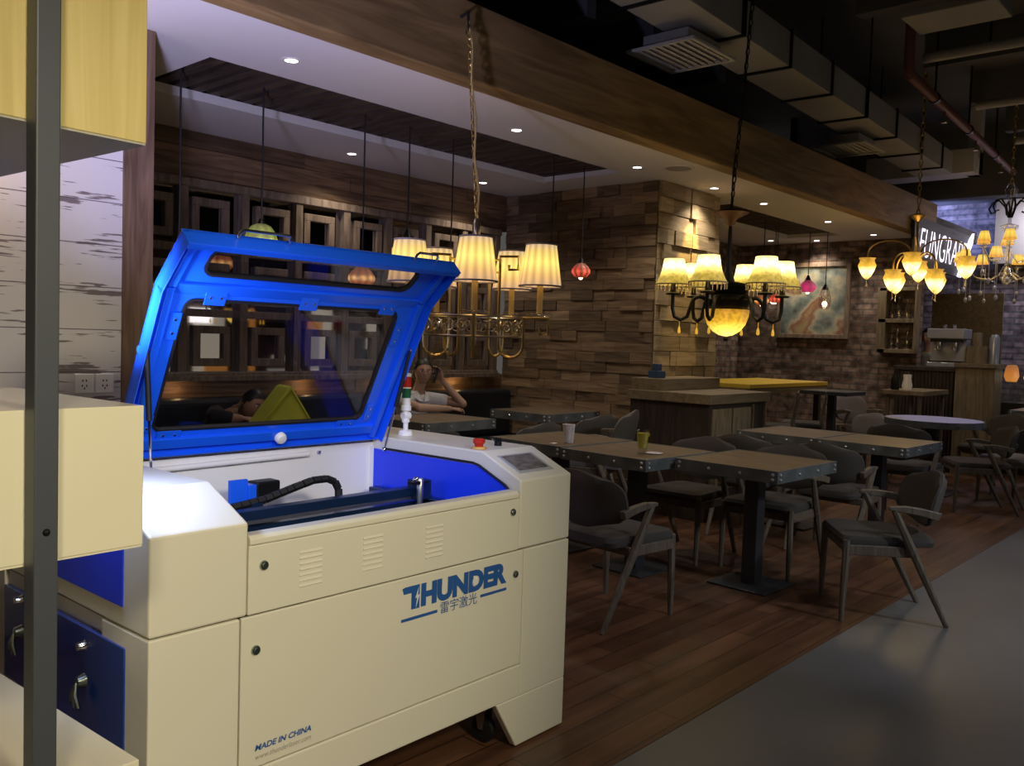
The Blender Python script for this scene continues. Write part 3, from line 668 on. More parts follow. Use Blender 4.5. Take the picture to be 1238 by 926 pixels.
MB().box(-.26, -.144, -.075, -.001, 0, .005).build('foot_plate', M['postg'], dp)
bl = MB()
for z in (1.05, .30, 2.2): bl.lathe([(0, -.047), (.005, -.046), (.007, -.043)], 10, Matrix.Translation((-.202, 0, z)), 'Y')
bl.build('post_bolt', M['blackm'], dp, True)

# sockets on white planks
s0 = None
for k, x in enumerate((1.724, 1.818)):
    if s0 is None:
        s0 = s = thing('wall_socket', (x, 4.24, 1.148), '', 'socket')
        MB().box(-.044, .044, -.010, 0, -.046, .046).build('face_plate', M['white'], s, bevel=.004)
        h = MB()
        for (a, b_) in ((-.008, .014), (.008, .014), (-.010, -.010), (.010, -.010), (0, -.022)): h.box(a-.0025, a+.0025, -.0108, -.0095, b_-.005, b_+.005)
        h.build('pin_hole', M['black'], s)
    else: s = copy_tree(s0); s.location = (x, 4.24, 1.148)
    tag(s, 'white wall socket on the white planks, %s one of the pair' % ('left' if k == 0 else 'right'), 'socket', 'socket pair on white planks')

# ---------------------------------------------------------------- chairs
def make_chair(fab='fabric', stool=False):
    t = empty('dining_chair', (0, 0, 0)); F, W = M[fab], M['oak']
    # seat pad: rounded, thicker in the middle
    def rr(hx0, hx1, hy0, hy1, z, rad):
        out = []
        for (cx, cy, a0, hy) in ((hx1-rad, hy1-rad, 0, 0), (hx0+rad, hy0-rad, 90, 0), (hx0+rad, -hy0+rad, 180, 0), (hx1-rad, -hy1+rad, 270, 0)):
            out += [(cx+rad*math.cos(R(a0+18*i)), cy+rad*math.sin(R(a0+18*i)), z) for i in range(6)]
        return out
    rings = [rr(-.22, .255, .205, .235, .405, .05), rr(-.225, .262, .21, .24, .43, .05), rr(-.215, .252, .20, .23, .452, .05), rr(-.17, .20, .15, .18, .463, .05)]
    n = len(rings[0]); v = sum(rings, []); f = [tuple(range(n))[::-1], tuple(range(3*n, 4*n))]
    for k in range(3): f += [(k*n+i, k*n+(i+1)%n, (k+1)*n+(i+1)%n, (k+1)*n+i) for i in range(n)]
    MB().add(v, f).build('seat', F, t, True)
    # curved backrest pad
    mb = MB(); v = []; f = []; U, V = 14, 10
    for side in (0, 1):
        for j in range(V+1):
            for i in range(U+1):
                u = -1+2*i/U; w = -1+2*j/V
                # superellipse outline
                k = (1-abs(w)**3.2)**(1/3.2) if abs(w) < 1 else .0
                yy = u*.262*max(k, .35); zz = .635+.145*w*(1-.10*abs(u)**3)
                xx = -.245+.075*(yy/.262)**2-.035*w
                th = .022*(1-max(abs(u), abs(w))**4)+.004
                v.append((xx+(th if side else -th), yy, zz))
    n = (U+1)*(V+1)
    for side in (0, 1):
        for j in range(V):
            for i in range(U):
                a = side*n+j*(U+1)+i; q = (a, a+1, a+U+2, a+U+1); f.append(q if side else q[::-1])
    rim = [i for i in range(U+1)]+[(U+1)*j+U for j in range(1, V+1)]+[(U+1)*V+i for i in range(U-1, -1, -1)]+[(U+1)*j for j in range(V-1, 0, -1)]
    for a, b_ in zip(rim, rim[1:]+rim[:1]): f.append((a, b_, n+b_, n+a))
    bk = MB().add(v, f).build('backrest', F, t, True)
    MB().add([(p[0]-.010, p[1]*1.012, .635+(p[2]-.635)*1.012) for p in v[:n]]+[(p[0]-.001, p[1]*1.012, .635+(p[2]-.635)*1.012) for p in v[:n]], [tuple(q) for q in f]).build('back_shell', M['shell'], bk, True)
    for sgn in (-1, 1):
        y = sgn*.232
        MB().tube([(.245, y*.98, 0), (.24, y*.98, .22), (.235, y*.97, .43)], [.013, .019, .020], 8).build('front_leg', W, t, True)
        MB().tube([(-.285, sgn*.225, 0), (-.16, sgn*.24, .25), (-.075, sgn*.25, .42), (.02, sgn*.262, .615)], [.013, .020, .023, .017], 8).build('rear_leg', W, t, True)
        a = MB()
        a.prism([(.045, .622), (.05, .606), (.0, .598), (-.10, .585), (-.20, .56), (-.215, .60), (-.12, .62), (-.04, .628)], sgn*.262-.016, sgn*.262+.016, 'Y')
        a.build('armrest', W, t, True, bevel=.004)
    fr = MB()
    for sgn in (-1, 1): fr.box(-.10, .235, sgn*.232-.009, sgn*.232+.009, .355, .408)
    fr.box(-.12, -.10, -.24, .24, .36, .405).box(.222, .24, -.23, .23, .36, .408)
    fr.build('seat_frame', W, t, False, bevel=.004)
    return t
G = 'bentwood armchairs at the restaurant tables'
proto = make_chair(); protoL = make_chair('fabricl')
used = set()
def chair(x, y, deg, label, sc=1., light=False, z=0.):
    p = protoL if light else proto
    o = p if p.name not in used else copy_tree(p); used.add(p.name)
    o.location = (x, y, z); o.rotation_euler = (0, 0, R(deg)); o.scale = (1, 1, sc)
    return tag(o, label, 'chair', G)
chair(4.90, 1.667, 125.7, 'grey wooden armchair nearest the concrete floor, seen from its side')
chair(3.765, 2.66, -6, 'dark grey armchair just right of the laser machine, facing the table row')
chair(5.25, 3.08, 180, 'dark armchair tucked behind the table holding the yellow drink')
chair(5.35, 2.50, 180, 'dark armchair behind the nearest table, its pale front leg beside the post')
chair(6.17, 2.43, 0, 'dark armchair with pale bent arm, back to back with the nearest table chair')
chair(6.17, 3.05, 0, 'dark armchair seen from behind at the far half of second table row')
chair(7.85, 2.50, 0, 'dark armchair between the second table row and blue-lit round table', 1.05)
chair(8.80, 2.16, 120, 'dark armchair with slanted rear leg in front of blue-lit round table')
chair(10.25, 2.38, 150, 'brown backed armchair right of blue-lit round table, turned to it', 1.03)
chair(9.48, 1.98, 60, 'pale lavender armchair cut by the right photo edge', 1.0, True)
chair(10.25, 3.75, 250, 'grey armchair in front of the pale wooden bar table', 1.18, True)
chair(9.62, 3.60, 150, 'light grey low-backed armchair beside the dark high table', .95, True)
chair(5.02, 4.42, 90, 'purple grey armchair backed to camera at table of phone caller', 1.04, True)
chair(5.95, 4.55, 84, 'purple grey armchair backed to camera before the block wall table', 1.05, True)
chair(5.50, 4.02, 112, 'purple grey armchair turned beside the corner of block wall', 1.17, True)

# ---------------------------------------------------------------- tables
def make_table(lx, ly, name='dining_table', hz=.75, base=True):
    t = empty(name, (0, 0, 0)); a, b_ = lx/2, ly/2
    MB().box(-a+.012, a-.012, -b_+.012, b_-.012, hz-.05, hz).build('tabletop', M['tabletop'], t, bevel=.002)
    m = MB(); nr = []
    m.box(-a, a, -b_, -b_+.012, hz-.068, hz+.001).box(-a, a, b_-.012, b_, hz-.068, hz+.001).box(-a, -a+.012, -b_+.012, b_-.012, hz-.068, hz+.001).box(a-.012, a, -b_+.012, b_-.012, hz-.068, hz+.001)
    def riv(x, y, ax, sg):
        T_ = Matrix.Translation((x, y, hz-.034))
        for dz in ((-.014, .014) if abs(abs(x)-a) < .08 and abs(abs(y)-b_) < .08 else (0,)):
            m.lathe([(.0105, 0), (.009, .005*sg), (.005, .008*sg), (0, .009*sg)], 8, T_ @ Matrix.Translation((0, 0, dz)), ax)
    for k in range(4):
        u = -1+2*k/3
        riv(u*(a-.03), -b_, 'Y', -1); riv(u*(a-.03), b_, 'Y', 1); riv(-a, u*(b_-.03), 'X', -1); riv(a, u*(b_-.03), 'X', 1)
    o_ = m.build('steel_rim', [M['rim'], M['rivet']], t)
    for p_ in o_.data.polygons[24:]: p_.material_index = 1
    MB().box(-.045, .045, -.045, .045, .012, hz-.05).build('column', M['col'], t, bevel=.003)
    MB().box(-.19, .19, -.19, .19, 0, .012).build('base_plate', M['col'], t, bevel=.003)
    return t
GT = 'riveted square tables in the dining rows'
tp = make_table(.74, .655); tused = [False]
def table(x, y, label, z=0., sc=1., rz=0.):
    o = copy_tree(tp) if tused[0] else tp; tused[0] = True
    o.location = (x, y, 0); o.scale = (1, 1, sc); o.rotation_euler = (0, 0, R(rz)); return tag(o, label, 'table', GT)
table(4.87, 2.395, 'nearest riveted steel-edged wooden table, on a square black column', rz=-2)
table(4.65, 3.085, 'riveted table carrying the tall yellow drink', rz=-3)
table(4.72, 3.765, 'riveted table carrying the white paper cup', rz=-3)
table(6.76, 2.34, 'riveted table with bluish lit end behind the nearest armchairs', rz=-2)
table(6.80, 3.01, 'riveted table joined to the far side of the bluish lit one', rz=-2)
table(4.64, 4.98, 'riveted table the woman on the phone leans on', sc=1.06)
table(6.05, 5.02, 'riveted table in the corner before the block wall', sc=1.06)
table(3.08, 4.98, 'riveted table under the yellow paper tent, behind the machine', sc=1.06)
rt = thing('round_table', (9.50, 2.77, 0), 'round table with bluish lit top and riveted rim', 'table')
MB().lathe([(0, .705), (.44, .705), (.455, .72), (.455, .745), (.45, .75), (0, .75)], 32).build('tabletop', M['bluetop'], rt, True)
m = MB().lathe([(.457, .685), (.463, .685), (.463, .748), (.457, .748)], 32, cap=False)
for k in range(16):
    a = 2*PI*k/16; m.ball((.463*math.cos(a), .463*math.sin(a), .716), .008, 6)
m.build('steel_rim', M['rim'], rt)
MB().box(-.05, .05, -.05, .05, .012, .705).build('column', M['col'], rt); MB().box(-.22, .22, -.22, .22, 0, .012).build('base_plate', M['col'], rt)
o = tag(make_table(.9, .9, 'dining_table'), 'grey riveted table at the right photo edge below the crystal chandelier', 'table', GT); o.location = (11.05, 2.0, 0); o.scale = (.8, .8, 1.1)
ht = thing('high_table', (9.0, 3.62, 0), 'small dark high table on one black column before the brick wall', 'table')
MB().box(-.25, .25, -.25, .25, .955, .995).build('tabletop', M['col'], ht, bevel=.004); MB().box(-.035, .035, -.035, .035, .012, .955).build('column', M['col'], ht); MB().box(-.2, .2, -.2, .2, 0, .012).build('base_plate', M['col'], ht)
wt = thing('bar_table', (10.52, 3.27, 0), 'pale wooden bar table with thin legs before the dark bar', 'table')
MB().box(-.45, .45, -.22, .22, .945, .995).build('tabletop', M['topwood'], wt, bevel=.003)
for (a, b_) in ((-.4, -.17), (.4, -.17), (-.4, .17), (.4, .17)): MB().box(a-.018, a+.018, b_-.018, b_+.018, 0, .945).build('leg', M['oak'], wt)
yt = thing('counter_table', (8.78, 4.35, 0), 'long counter table with yellow lit top beside the brick wall', 'table')
MB().box(-1.0, .85, -.42, .42, 1.02, 1.06).build('tabletop', M['yelltop'], yt, bevel=.003)
MB().box(-1.0, .85, -.41, .41, .96, 1.02).build('apron', M['topwood'], yt)
for (a, b_) in ((-.9, -.35), (.75, -.35), (-.9, .35), (.75, .35)): MB().box(a-.03, a+.03, b_-.03, b_+.03, 0, .96).build('leg', M['darkwood'], yt)

# bar stools with angled backs at the yellow counter
def make_stool():
    t = empty('bar_stool', (0, 0, 0))
    MB().box(-.19, .19, -.19, .19, .66, .71).build('seat', M['fabric'], t, bevel=.015)
    MB().prism([(-.20, .80), (-.185, .80), (-.20, 1.02), (-.215, 1.02)], -.2, .2, 'Y').build('backrest', M['oak'], t, bevel=.004)
    for (a, b_, c) in ((.17, -.17, 0), (.17, .17, 0), (-.17, -.17, 1), (-.17, .17, 1)):
        pts = [(a*1.1, b_*1.1, 0), (a, b_, .66)] if not c else [(a*1.75, b_*1.1, 0), (a*1.25, b_, .5), (a, b_, .74), (a*1.2, b_, .95)]
        MB().tube(pts, .015, 8).build('leg', M['oak'], t, True)
    MB().box(-.19, .19, -.17, -.15, .26, .285).box(-.19, .19, .15, .17, .26, .285).build('foot_rail', M['oak'], t)
    return t
st = make_stool()
for k, (x, y, a, w) in enumerate(((7.75, 3.66, 112, 'left'), (8.30, 3.62, 112, 'right'))):
    o = st if k == 0 else copy_tree(st); o.location = (x, y, 0); o.rotation_euler = (0, 0, R(a))
    tag(o, 'wooden bar stool with slanting rear legs at yellow counter, %s of the two' % w, 'stool', 'bar stools at the yellow counter')

# service cabinet at the block column
cb = thing('service_cabinet', (6.25, 3.50, 0), 'wooden service cabinet with dark side against the block column', 'cabinet')
MB().box(0, .98, 0, .75, 0, .95).build('carcass', M['darkwood'], cb)
MB().box(-.03, 1.02, -.03, .77, .95, 1.03).build('counter_top', M['topwood'], cb, bevel=.004)
MB().box(.02, .98, .45, .76, 1.03, 1.13).build('raised_shelf', M['topwood'], cb, bevel=.004)
for x0 in (.04, .38):
    d = MB().box(x0, x0+.31, -.018, 0, .25, .91).build('door', M['cabwood'], cb, bevel=.003)
    MB().box(x0+.05, x0+.26, -.024, -.018, .31, .84).build('door_panel', M['cabwood'], d, bevel=.003)
MB().box(.72, .95, -.02, 0, .52, .56).box(.72, .74, -.02, 0, .25, .93).box(.95, .97, -.02, 0, .25, .93).build('open_shelf', M['cabwood'], cb)
tag(MB().box(6.33+.02, 6.33+.14, 4.05, 4.15, 1.131, 1.19).box(6.38, 6.44, 4.07, 4.13, 1.19, 1.25).build('tissue_box', M['bluebox'], bevel=.004), 'dark blue tissue box standing on raised shelf of service cabinet', 'tissue box')
tag(MB().box(7.02, 7.12, 3.44, 3.479, .561, .72).build('menu_card', M['white']), 'small white and blue card on open shelf of service cabinet', 'card')

# ---------------------------------------------------------------- banquette
bq = thing('banquette', (4.2, 5.78, 0), 'long navy banquette running below the mirror wall', 'banquette')
MB().box(-2.13, 2.35, -.30, .25, .30, .47).build('seat', M['banq'], bq, bevel=.03)
MB().box(-2.13, 2.35, .10, .28, .47, .92).build('backrest', M['banq'], bq, bevel=.03)
MB().box(-2.13, 2.35, -.27, .25, 0, .30).build('plinth', M['darkwood'], bq)

# ---------------------------------------------------------------- things on tables
cup = thing('paper_cup', (4.55, 3.57, .752), 'white paper cup on the dark riveted table', 'cup')
MB().lathe([(0, 0), (.030, 0), (.031, .002), (.041, .118), (.043, .122), (.039, .122), (.029, .006), (0, .006)], 24).build('cup_body', M['paper'], cup, True)
gl = thing('drinking_glass', (4.50, 2.96, .752), 'tall glass of yellow fruit drink on the riveted table', 'glass')
MB().lathe([(0, 0), (.030, 0), (.028, .03), (.034, .08), (.042, .145), (.040, .145), (.031, .08), (.025, .034), (0, .03)], 24).build('glass_body', M['glass'], gl, True)
MB().lathe([(0, .034), (.0245, .035), (.030, .08), (.037, .125), (0, .125)], 20).build('drink', M['juice'], gl, True)
MB().lathe([(0, .0), (.016, .0), (.016, .004), (0, .004)], 14, Matrix.Translation((.030, -.012, .115)) @ Matrix.Rotation(R(80), 4, 'Y')).build('fruit_slice', M['yellowp'], gl, True)
tag(MB().lathe([(0, 0), (.05, 0), (.055, .004), (0, .004)], 20, Matrix.Translation((4.57, 2.92, .752))).build('coaster', M['paper']), 'pale paper coaster beside the yellow drink', 'coaster')
tag(MB().box(-.025, .025, -.015, .015, 0, .003, Matrix.Translation((4.43, 3.60, .752))).build('paper_scrap', M['paper']), 'small white paper scrap left of paper cup', 'paper')
yt_ = thing('paper_tent', (3.175, 4.80, .797), 'yellow green folded paper tent on the table behind machine', 'paper tent', R(-14))
MB().prism([(-.21, 0), (-.205, 0), (.02, .265), (.19, 0), (.20, 0), (.022, .285), (.0, .275)], -.10, .12, 'Y').build('folded_sheet', M['ltyell'], yt_)
MB().prism([(-.20, .001), (.02, .262), (.188, .001)], -.085, -.08, 'Y').build('end_flap', M['ltyell'], yt_)
# bar things on pale wooden table
for k, (x, y, mm, nm, lab) in enumerate(((10.15, 3.38, 'iron', 'sauce_bottle', 'dark bottle on left end of the pale bar table'), (10.3, 3.30, 'white', 'milk_jug', 'white jug on the pale bar table'), (10.48, 3.38, 'glassc', 'wine_glass', 'clear stemmed glass on the pale bar table'))):
    pr = [(0, 0), (.04, 0), (.045, .02), (.045, .12), (.02, .17), (.018, .23), (0, .23)] if k == 0 else [(0, 0), (.05, 0), (.055, .05), (.04, .12), (.045, .17), (0, .17)] if k == 1 else [(0, 0), (.04, 0), (.005, .01), (.005, .09), (.04, .13), (.035, .20), (0, .20)]
    tag(MB().lathe(pr, 16, Matrix.Translation((x, y, .996))).build(nm, M[mm], smooth=True), lab, nm.split('_')[1])

# ---------------------------------------------------------------- bar at the far right
bar = thing('bar_counter', (11.25, 3.2, 0), 'tall bar counter with dark ribbed front and pale right end', 'counter')
m = MB().box(0, .33, -.12, .55, 0, 1.20)
for k in range(16): m.box(-.012, 0, -.115+k*.041, -.092+k*.041, .05, 1.19)
m.build('ribbed_front', M['darkwood'], bar)
MB().box(-.03, .36, -.14, .57, 1.20, 1.25).build('counter_top', M['darkwood'], bar, bevel=.004)
MB().box(-.03, .33, -.56, -.14, 0, 1.26).build('pale_end', M['cabwood'], bar, bevel=.004)
MB().box(-.06, .36, -.58, -.13, 1.26, 1.31).build('end_top', M['topwood'], bar, bevel=.004)
em = thing('espresso_machine', (11.42, 3.20, 1.252), 'bluish steel espresso machine on the dark bar counter', 'coffee machine')
MB().box(-.15, .15, -.20, .20, .0, .06).box(-.02, .15, -.20, .20, .06, .34).box(-.16, .15, -.21, .21, .34, .46).build('housing', M['bluesteel'], em, bevel=.01)
MB().box(-.155, -.10, -.17, .17, .30, .34).box(-.15, -.02, -.18, .18, .06, .075).build('drip_tray', M['blackm'], em)
for y in (-.09, .09):
    MB().lathe([(0, .20), (.022, .20), (.03, .23), (.03, .30), (0, .30)], 14, Matrix.Translation((-.10, y, 0))).tube([(-.10, y, .22), (-.22, y, .21)], .010, 8).build('group_head', M['chrome'], em, True)
for k, y in enumerate((-.06, .05)):
    tag(MB().lathe([(0, 0), (.02, 0), (.03, .05), (.026, .05), (.017, .006), (0, .006)], 14, Matrix.Translation((11.40, 3.20+y, 1.713))).build('glass_cup', M['glassc'], smooth=True), 'small glass on top of espresso machine, %s of the two' % ('right' if k == 0 else 'left'), 'glass', 'glasses on the espresso machine')
tag(MB().box(-.09, .09, -.11, .11, 0, .20, Matrix.Translation((11.45, 2.88, 1.312))).box(-.07, .07, -.02, .05, .20, .36, Matrix.Translation((11.45, 2.88, 1.312))).build('crate_stack', M['cabwood'], bevel=.004), 'brown crate with upright box on pale end of the bar', 'crate')
tag(MB().lathe([(0, 0), (.055, 0), (.055, .30), (.035, .34), (0, .34)], 16, Matrix.Translation((11.42, 2.705, 1.312))).build('steel_canister', M['bluesteel'], smooth=True), 'tall steel canister on right end of the bar', 'canister')
gl_ = thing('glass_display', (12.1, 2.42, 0), 'low glass display case with small lamps right of the bar', 'display case')
MB().box(-.3, .3, -.45, .28, 0, .85).build('case_base', M['darkwood'], gl_)
MB().box(-.28, .28, -.43, .26, .85, 1.10).build('case_glass', M['glass'], gl_)
jl = thing('jar_lamp', (12.1, 2.66, 1.102), 'orange glowing jar lamp on the glass display case', 'lamp')
MB().lathe([(0, 0), (.06, 0), (.085, .06), (.07, .16), (.05, .20), (0, .20)], 16).build('jar', shade_mat('orange_jar_glass', [(0., (.5, .18, .03)), (.5, (.45, .14, .02)), (1., (.25, .08, .02))]), jl, True)
jb = tag(MB().ball((12.0, 2.45, 1.16), .055, 8).build('globe_lamp', M['bulb'], smooth=True), 'small white glowing globe on glass display case', 'lamp')
tag(MB().box(13.2, 13.24, 3.05, 3.95, 0, 2.25).build('room_divider', M['topwood'], bevel=.004), 'plain beige board panel standing behind the bar', 'panel')
# shelf with bottles on the brick wall
sf = thing('wall_shelf', (11.6, 3.84, 1.40), 'tall open wooden shelf on the brick wall beside the bar', 'shelf')
MB().box(-.16, 0, -.22, .22, 0, .05).box(-.16, 0, -.22, .22, .38, .43).box(-.16, 0, -.22, .22, .78, .82).box(-.16, 0, -.24, -.21, 0, .82).box(-.16, 0, .13, .24, 0, .82).build('shelf_frame', M['cabwood'], sf, bevel=.004)
for k, (y, z, h) in enumerate(((-.12, .052, .22), (.0, .052, .26), (.07, .052, .18), (-.10, .432, .24), (.0, .432, .28), (.08, .432, .2))):
    tag(MB().lathe([(0, 0), (.032, 0), (.035, .02), (.035, h*.55), (.013, h*.75), (.012, h), (0, h)], 12, Matrix.Translation((11.52, 3.84+y, 1.40+z))).build('glass_bottle', M['glassc'], smooth=True), 'pale bottle on %s board of the brick wall shelf, %s' % ('lower' if z < .2 else 'upper', ['right', 'middle', 'left'][k % 3]), 'bottle', 'bottles on the brick wall shelf')
# picture on the brick wall
pc = thing('wall_picture', (11.6, 4.98, 2.08), 'large framed painting of sheep-coloured blotches lit on the brick wall', 'picture')
pc['label'] = 'large painting in a dark frame lit on the brick wall'
MB().box(-.03, -.012, -.44, .44, -.46, .44).build('canvas', M['canvas'], pc)
MB().box(-.05, 0, -.50, -.44, -.52, .50).box(-.05, 0, .44, .50, -.52, .50).box(-.05, 0, -.44, .44, .44, .50).box(-.05, 0, -.44, .44, -.52, -.46).build('picture_frame', M['framew'], pc, bevel=.005)

# sign
sg = thing('shop_sign', (10.9, 3.45, 2.45), 'glowing white letters of the sign under the beam end', 'sign')
MB().box(-.1, 2.25, .02, .06, -.02, .56).build('sign_board', M['signblk'], sg)
text_mesh('FUNGRAPE', .4, M['signlit'], 'sign_lettering', sg, fit=(.0, 1.95, .10, .44), ext=0, shear=.35, offset=-.004, y=-.004)
MB().prism([(1.60, -.02), (1.70, -.03), (2.15, .46), (2.20, .60), (2.05, .50)], -.02, .01, 'Y').build('sign_swash', M['signlit'], sg)

# ---------------------------------------------------------------- chandeliers
def chain(mb, a, b_, link=.03, r=.003, w=.009):
    A, B = Vector(a), Vector(b_); d = B-A; n = max(2, int(d.length/link)); u = d.normalized()
    s = u.cross(Vector((0, 1, 0))).normalized(); t = u.cross(s)
    for k in range(n):
        c = A+d*((k+.5)/n); e = s if k % 2 else t; pts = [c+u*(.62*link*math.cos(q))+e*(w*math.sin(q)) for q in [2*PI*i/8 for i in range(9)]]
        mb.tube(pts, r, 5, cap=False)
def lamp(loc, e, col, r=.04, name='bulb_light'):
    l = bpy.data.lights.new(name, 'POINT'); l.energy = e; l.color = col; l.shadow_soft_size = r
    o = bpy.data.objects.new(name, l); C.objects.link(o); o.location = loc; return o
def spot(loc, to, e, col, ang, blend=.4, r=.05, name='spot_light'):
    l = bpy.data.lights.new(name, 'SPOT'); l.energy = e; l.color = col; l.spot_size = R(ang); l.spot_blend = blend; l.shadow_soft_size = r
    o = bpy.data.objects.new(name, l); C.objects.link(o); o.location = loc
    o.rotation_euler = (Vector(to)-Vector(loc)).to_track_quat('-Z', 'Y').to_euler(); return o
def area(loc, to, e, col, sx, sy, name='area_light'):
    l = bpy.data.lights.new(name, 'AREA'); l.energy = e; l.color = col; l.shape = 'RECTANGLE'; l.size = sx; l.size_y = sy
    o = bpy.data.objects.new(name, l); C.objects.link(o); o.location = loc
    o.rotation_euler = (Vector(to)-Vector(loc)).to_track_quat('-Z', 'Y').to_euler(); return o
def cone_shade(rt_, rb, h, n=48, pleat=0.):
    v = []; f = []
    rows = 6
    for j in range(rows+1):
        t = j/rows; r = rb+(rt_-rb)*t
        for k in range(n):
            a = 2*PI*k/n; q = r*(1+(pleat if k % 2 else -pleat)); v.append((q*math.cos(a), q*math.sin(a), t*h))
    for j in range(rows):
        for k in range(n): f.append((j*n+k, j*n+(k+1)%n, (j+1)*n+(k+1)%n, (j+1)*n+k))
    return MB().add(v, f)

# first: five pleated shades on nickel square-hook arms
c1 = thing('chandelier', (3.415, 3.36, 0), 'brass chandelier with five pleated cream shades behind the blue lid', 'chandelier')
hp = MB(); chain(hp, (0, 0, 2.06), (-.01, .10, 3.13), .034, .0035, .010); hp.build('hanging_chain', M['brass'], c1)
cp = [(0, 0, 2.05), (.012, 0, 2.2), (-.012, .02, 2.4), (.014, .04, 2.6), (-.01, .06, 2.8), (.008, .08, 3.0), (-.01, .1, 3.12)]
MB().tube(cp, .006, 6).build('supply_cord', M['goldcord'], c1, True)
MB().tube([(-.01, .155, 3.16), (-.01, .10, 3.17), (-.01, .095, 3.10), (-.01, .105, 3.06)], .009, 8).build('ceiling_hook', M['black'], c1, True)
MB().lathe([(0, 1.37), (.012, 1.375), (.02, 1.40), (.018, 1.42), (.018, 1.94), (.022, 1.945), (.022, 2.03), (.014, 2.06), (0, 2.07)], 16).build('stem', M['nickel'], c1, True)
m = MB()
for z in (1.43, 1.535):
    m.tube([(.275*math.cos(2*PI*k/40), .275*math.sin(2*PI*k/40), z) for k in range(41)], .006, 6, cap=False)
m.build('ring', M['nickel'], c1, True)
m = MB()
for k in range(22):     # open scroll band between the two rings
    a = 2*PI*k/22
    pts = []
    for j in range(15):
        q = j/14*2.6*PI; rr_ = .042*(1-j/19); u = rr_*math.cos(q)*(1 if k % 2 else -1); w = rr_*math.sin(q)
        b2 = a+u/.275; pts.append((.275*math.cos(b2), .275*math.sin(b2), 1.4825+w))
    m.tube(pts, .0035, 5)
m.build('scroll_band', M['nickel'], c1, True)
A0 = R(-44.6-0)   # towards the camera
RS = .365
base_ang = math.atan2(-3.36, -3.415)
for k in range(5):
    a = base_ang+2*PI*k/5; X = Matrix.Rotation(a, 4, 'Z')
    arm = empty('arm', (0, 0, 0)); arm.parent = c1
    pts = [(.14, 0, 1.80), (.14, 0, 1.50), (.142, 0, 1.40)]+[(.21-.07*math.cos(q), 0, 1.39-.07*math.sin(q)) for q in [PI*i/8 for i in range(1, 8)]]+[(.28, 0, 1.40), (.28, 0, 1.535), (RS+.05, 0, 1.535), (RS+.05, 0, 1.45), (RS+.005, 0, 1.45), (RS+.005, 0, 1.485)]
    MB().tube(pts, .0085, 8, X).build('arm_tube', M['brass'], arm)
    MB().tube([(.14, 0, 1.80), (.14, 0, 1.86), (.24, 0, 1.86), (.24, 0, 1.79), (.19, 0, 1.79), (.19, 0, 1.815)], .0085, 6, X).build('key_scroll', M['brass'], arm)
    XX = Matrix.Translation((X @ Vector((RS, 0, 0)))) 
    MB().lathe([(0, 1.545), (.065, 1.548), (.075, 1.556), (.06, 1.560), (0, 1.562)], 18, XX).build('drip_dish', M['glassc'], arm, True)
    MB().lathe([(0, 1.56), (.016, 1.56), (.016, 1.735), (0, 1.735)], 12, XX).build('candle_tube', M['goldcord'], arm, True)
    sh_ = cone_shade(.080, .112, .225, 56, .012); o = sh_.build('lamp_shade', M['shadew'], arm, False); o.location = X @ Vector((RS, 0, 1.70))
    for r_, z in ((.113, 1.704), (.081, 1.922)): MB().tube([(r_*math.cos(2*PI*j/28), r_*math.sin(2*PI*j/28), z) for j in range(29)], .005, 6, XX, cap=False).build('shade_trim', M['shadetrim'], arm, True)
    lamp(tuple(Vector((3.415, 3.36, 1.83))+(X @ Vector((RS, 0, 0)))), 0.8, (1, .66, .33), .03)

# second: black iron with fringed shades and amber bowl
KS = .916; cx, cy = 5.95*KS, 3.22*KS
c2 = thing('chandelier', (cx, cy, 1.42*(1-KS)), 'black iron chandelier with fringed gold shades and glowing amber bowl', 'chandelier')
c2.scale = (KS, KS, KS)
m = MB(); chain(m, (0, 0, 2.42), (-.06, -.2, 4.89), .05, .005, .013); m.build('hanging_chain', M['iron'], c2)
MB().tube([(0, 0, 2.42), (-.05, -.03, 2.7), (-.01, -.06, 3.2), (-.07, -.12, 3.8), (-.06, -.2, 4.88)], .006, 6).build('supply_cord', M['iron'], c2, True)
MB().lathe([(0, 2.30), (.03, 2.32), (.05, 2.36), (.12, 2.395), (.13, 2.405), (.10, 2.42), (0, 2.425)], 20).build('canopy_bell', mat('antique_copper', (.10, .045, .03), .5, .5), c2, True)
MB().lathe([(0, 1.62), (.10, 1.66), (.15, 1.70), (.17, 1.76), (.13, 1.80), (.17, 1.86), (.15, 1.88), (.05, 1.90), (.02, 2.0), (.012, 2.32), (0, 2.32)], 20).build('body', M['iron'], c2, True)
o = MB().lathe([(0, 1.49), (.05, 1.50), (.10, 1.53), (.14, 1.58), (.16, 1.64), (.165, 1.69), (.155, 1.69)], 28).build('glass_bowl', M['bowl'], c2, True)
MB().ball((0, 0, 1.475), .02, 8).build('finial', M['iron'], c2, True)
view = math.atan2(-cy, -cx)
angs = [-20+60*k for k in range(6)]
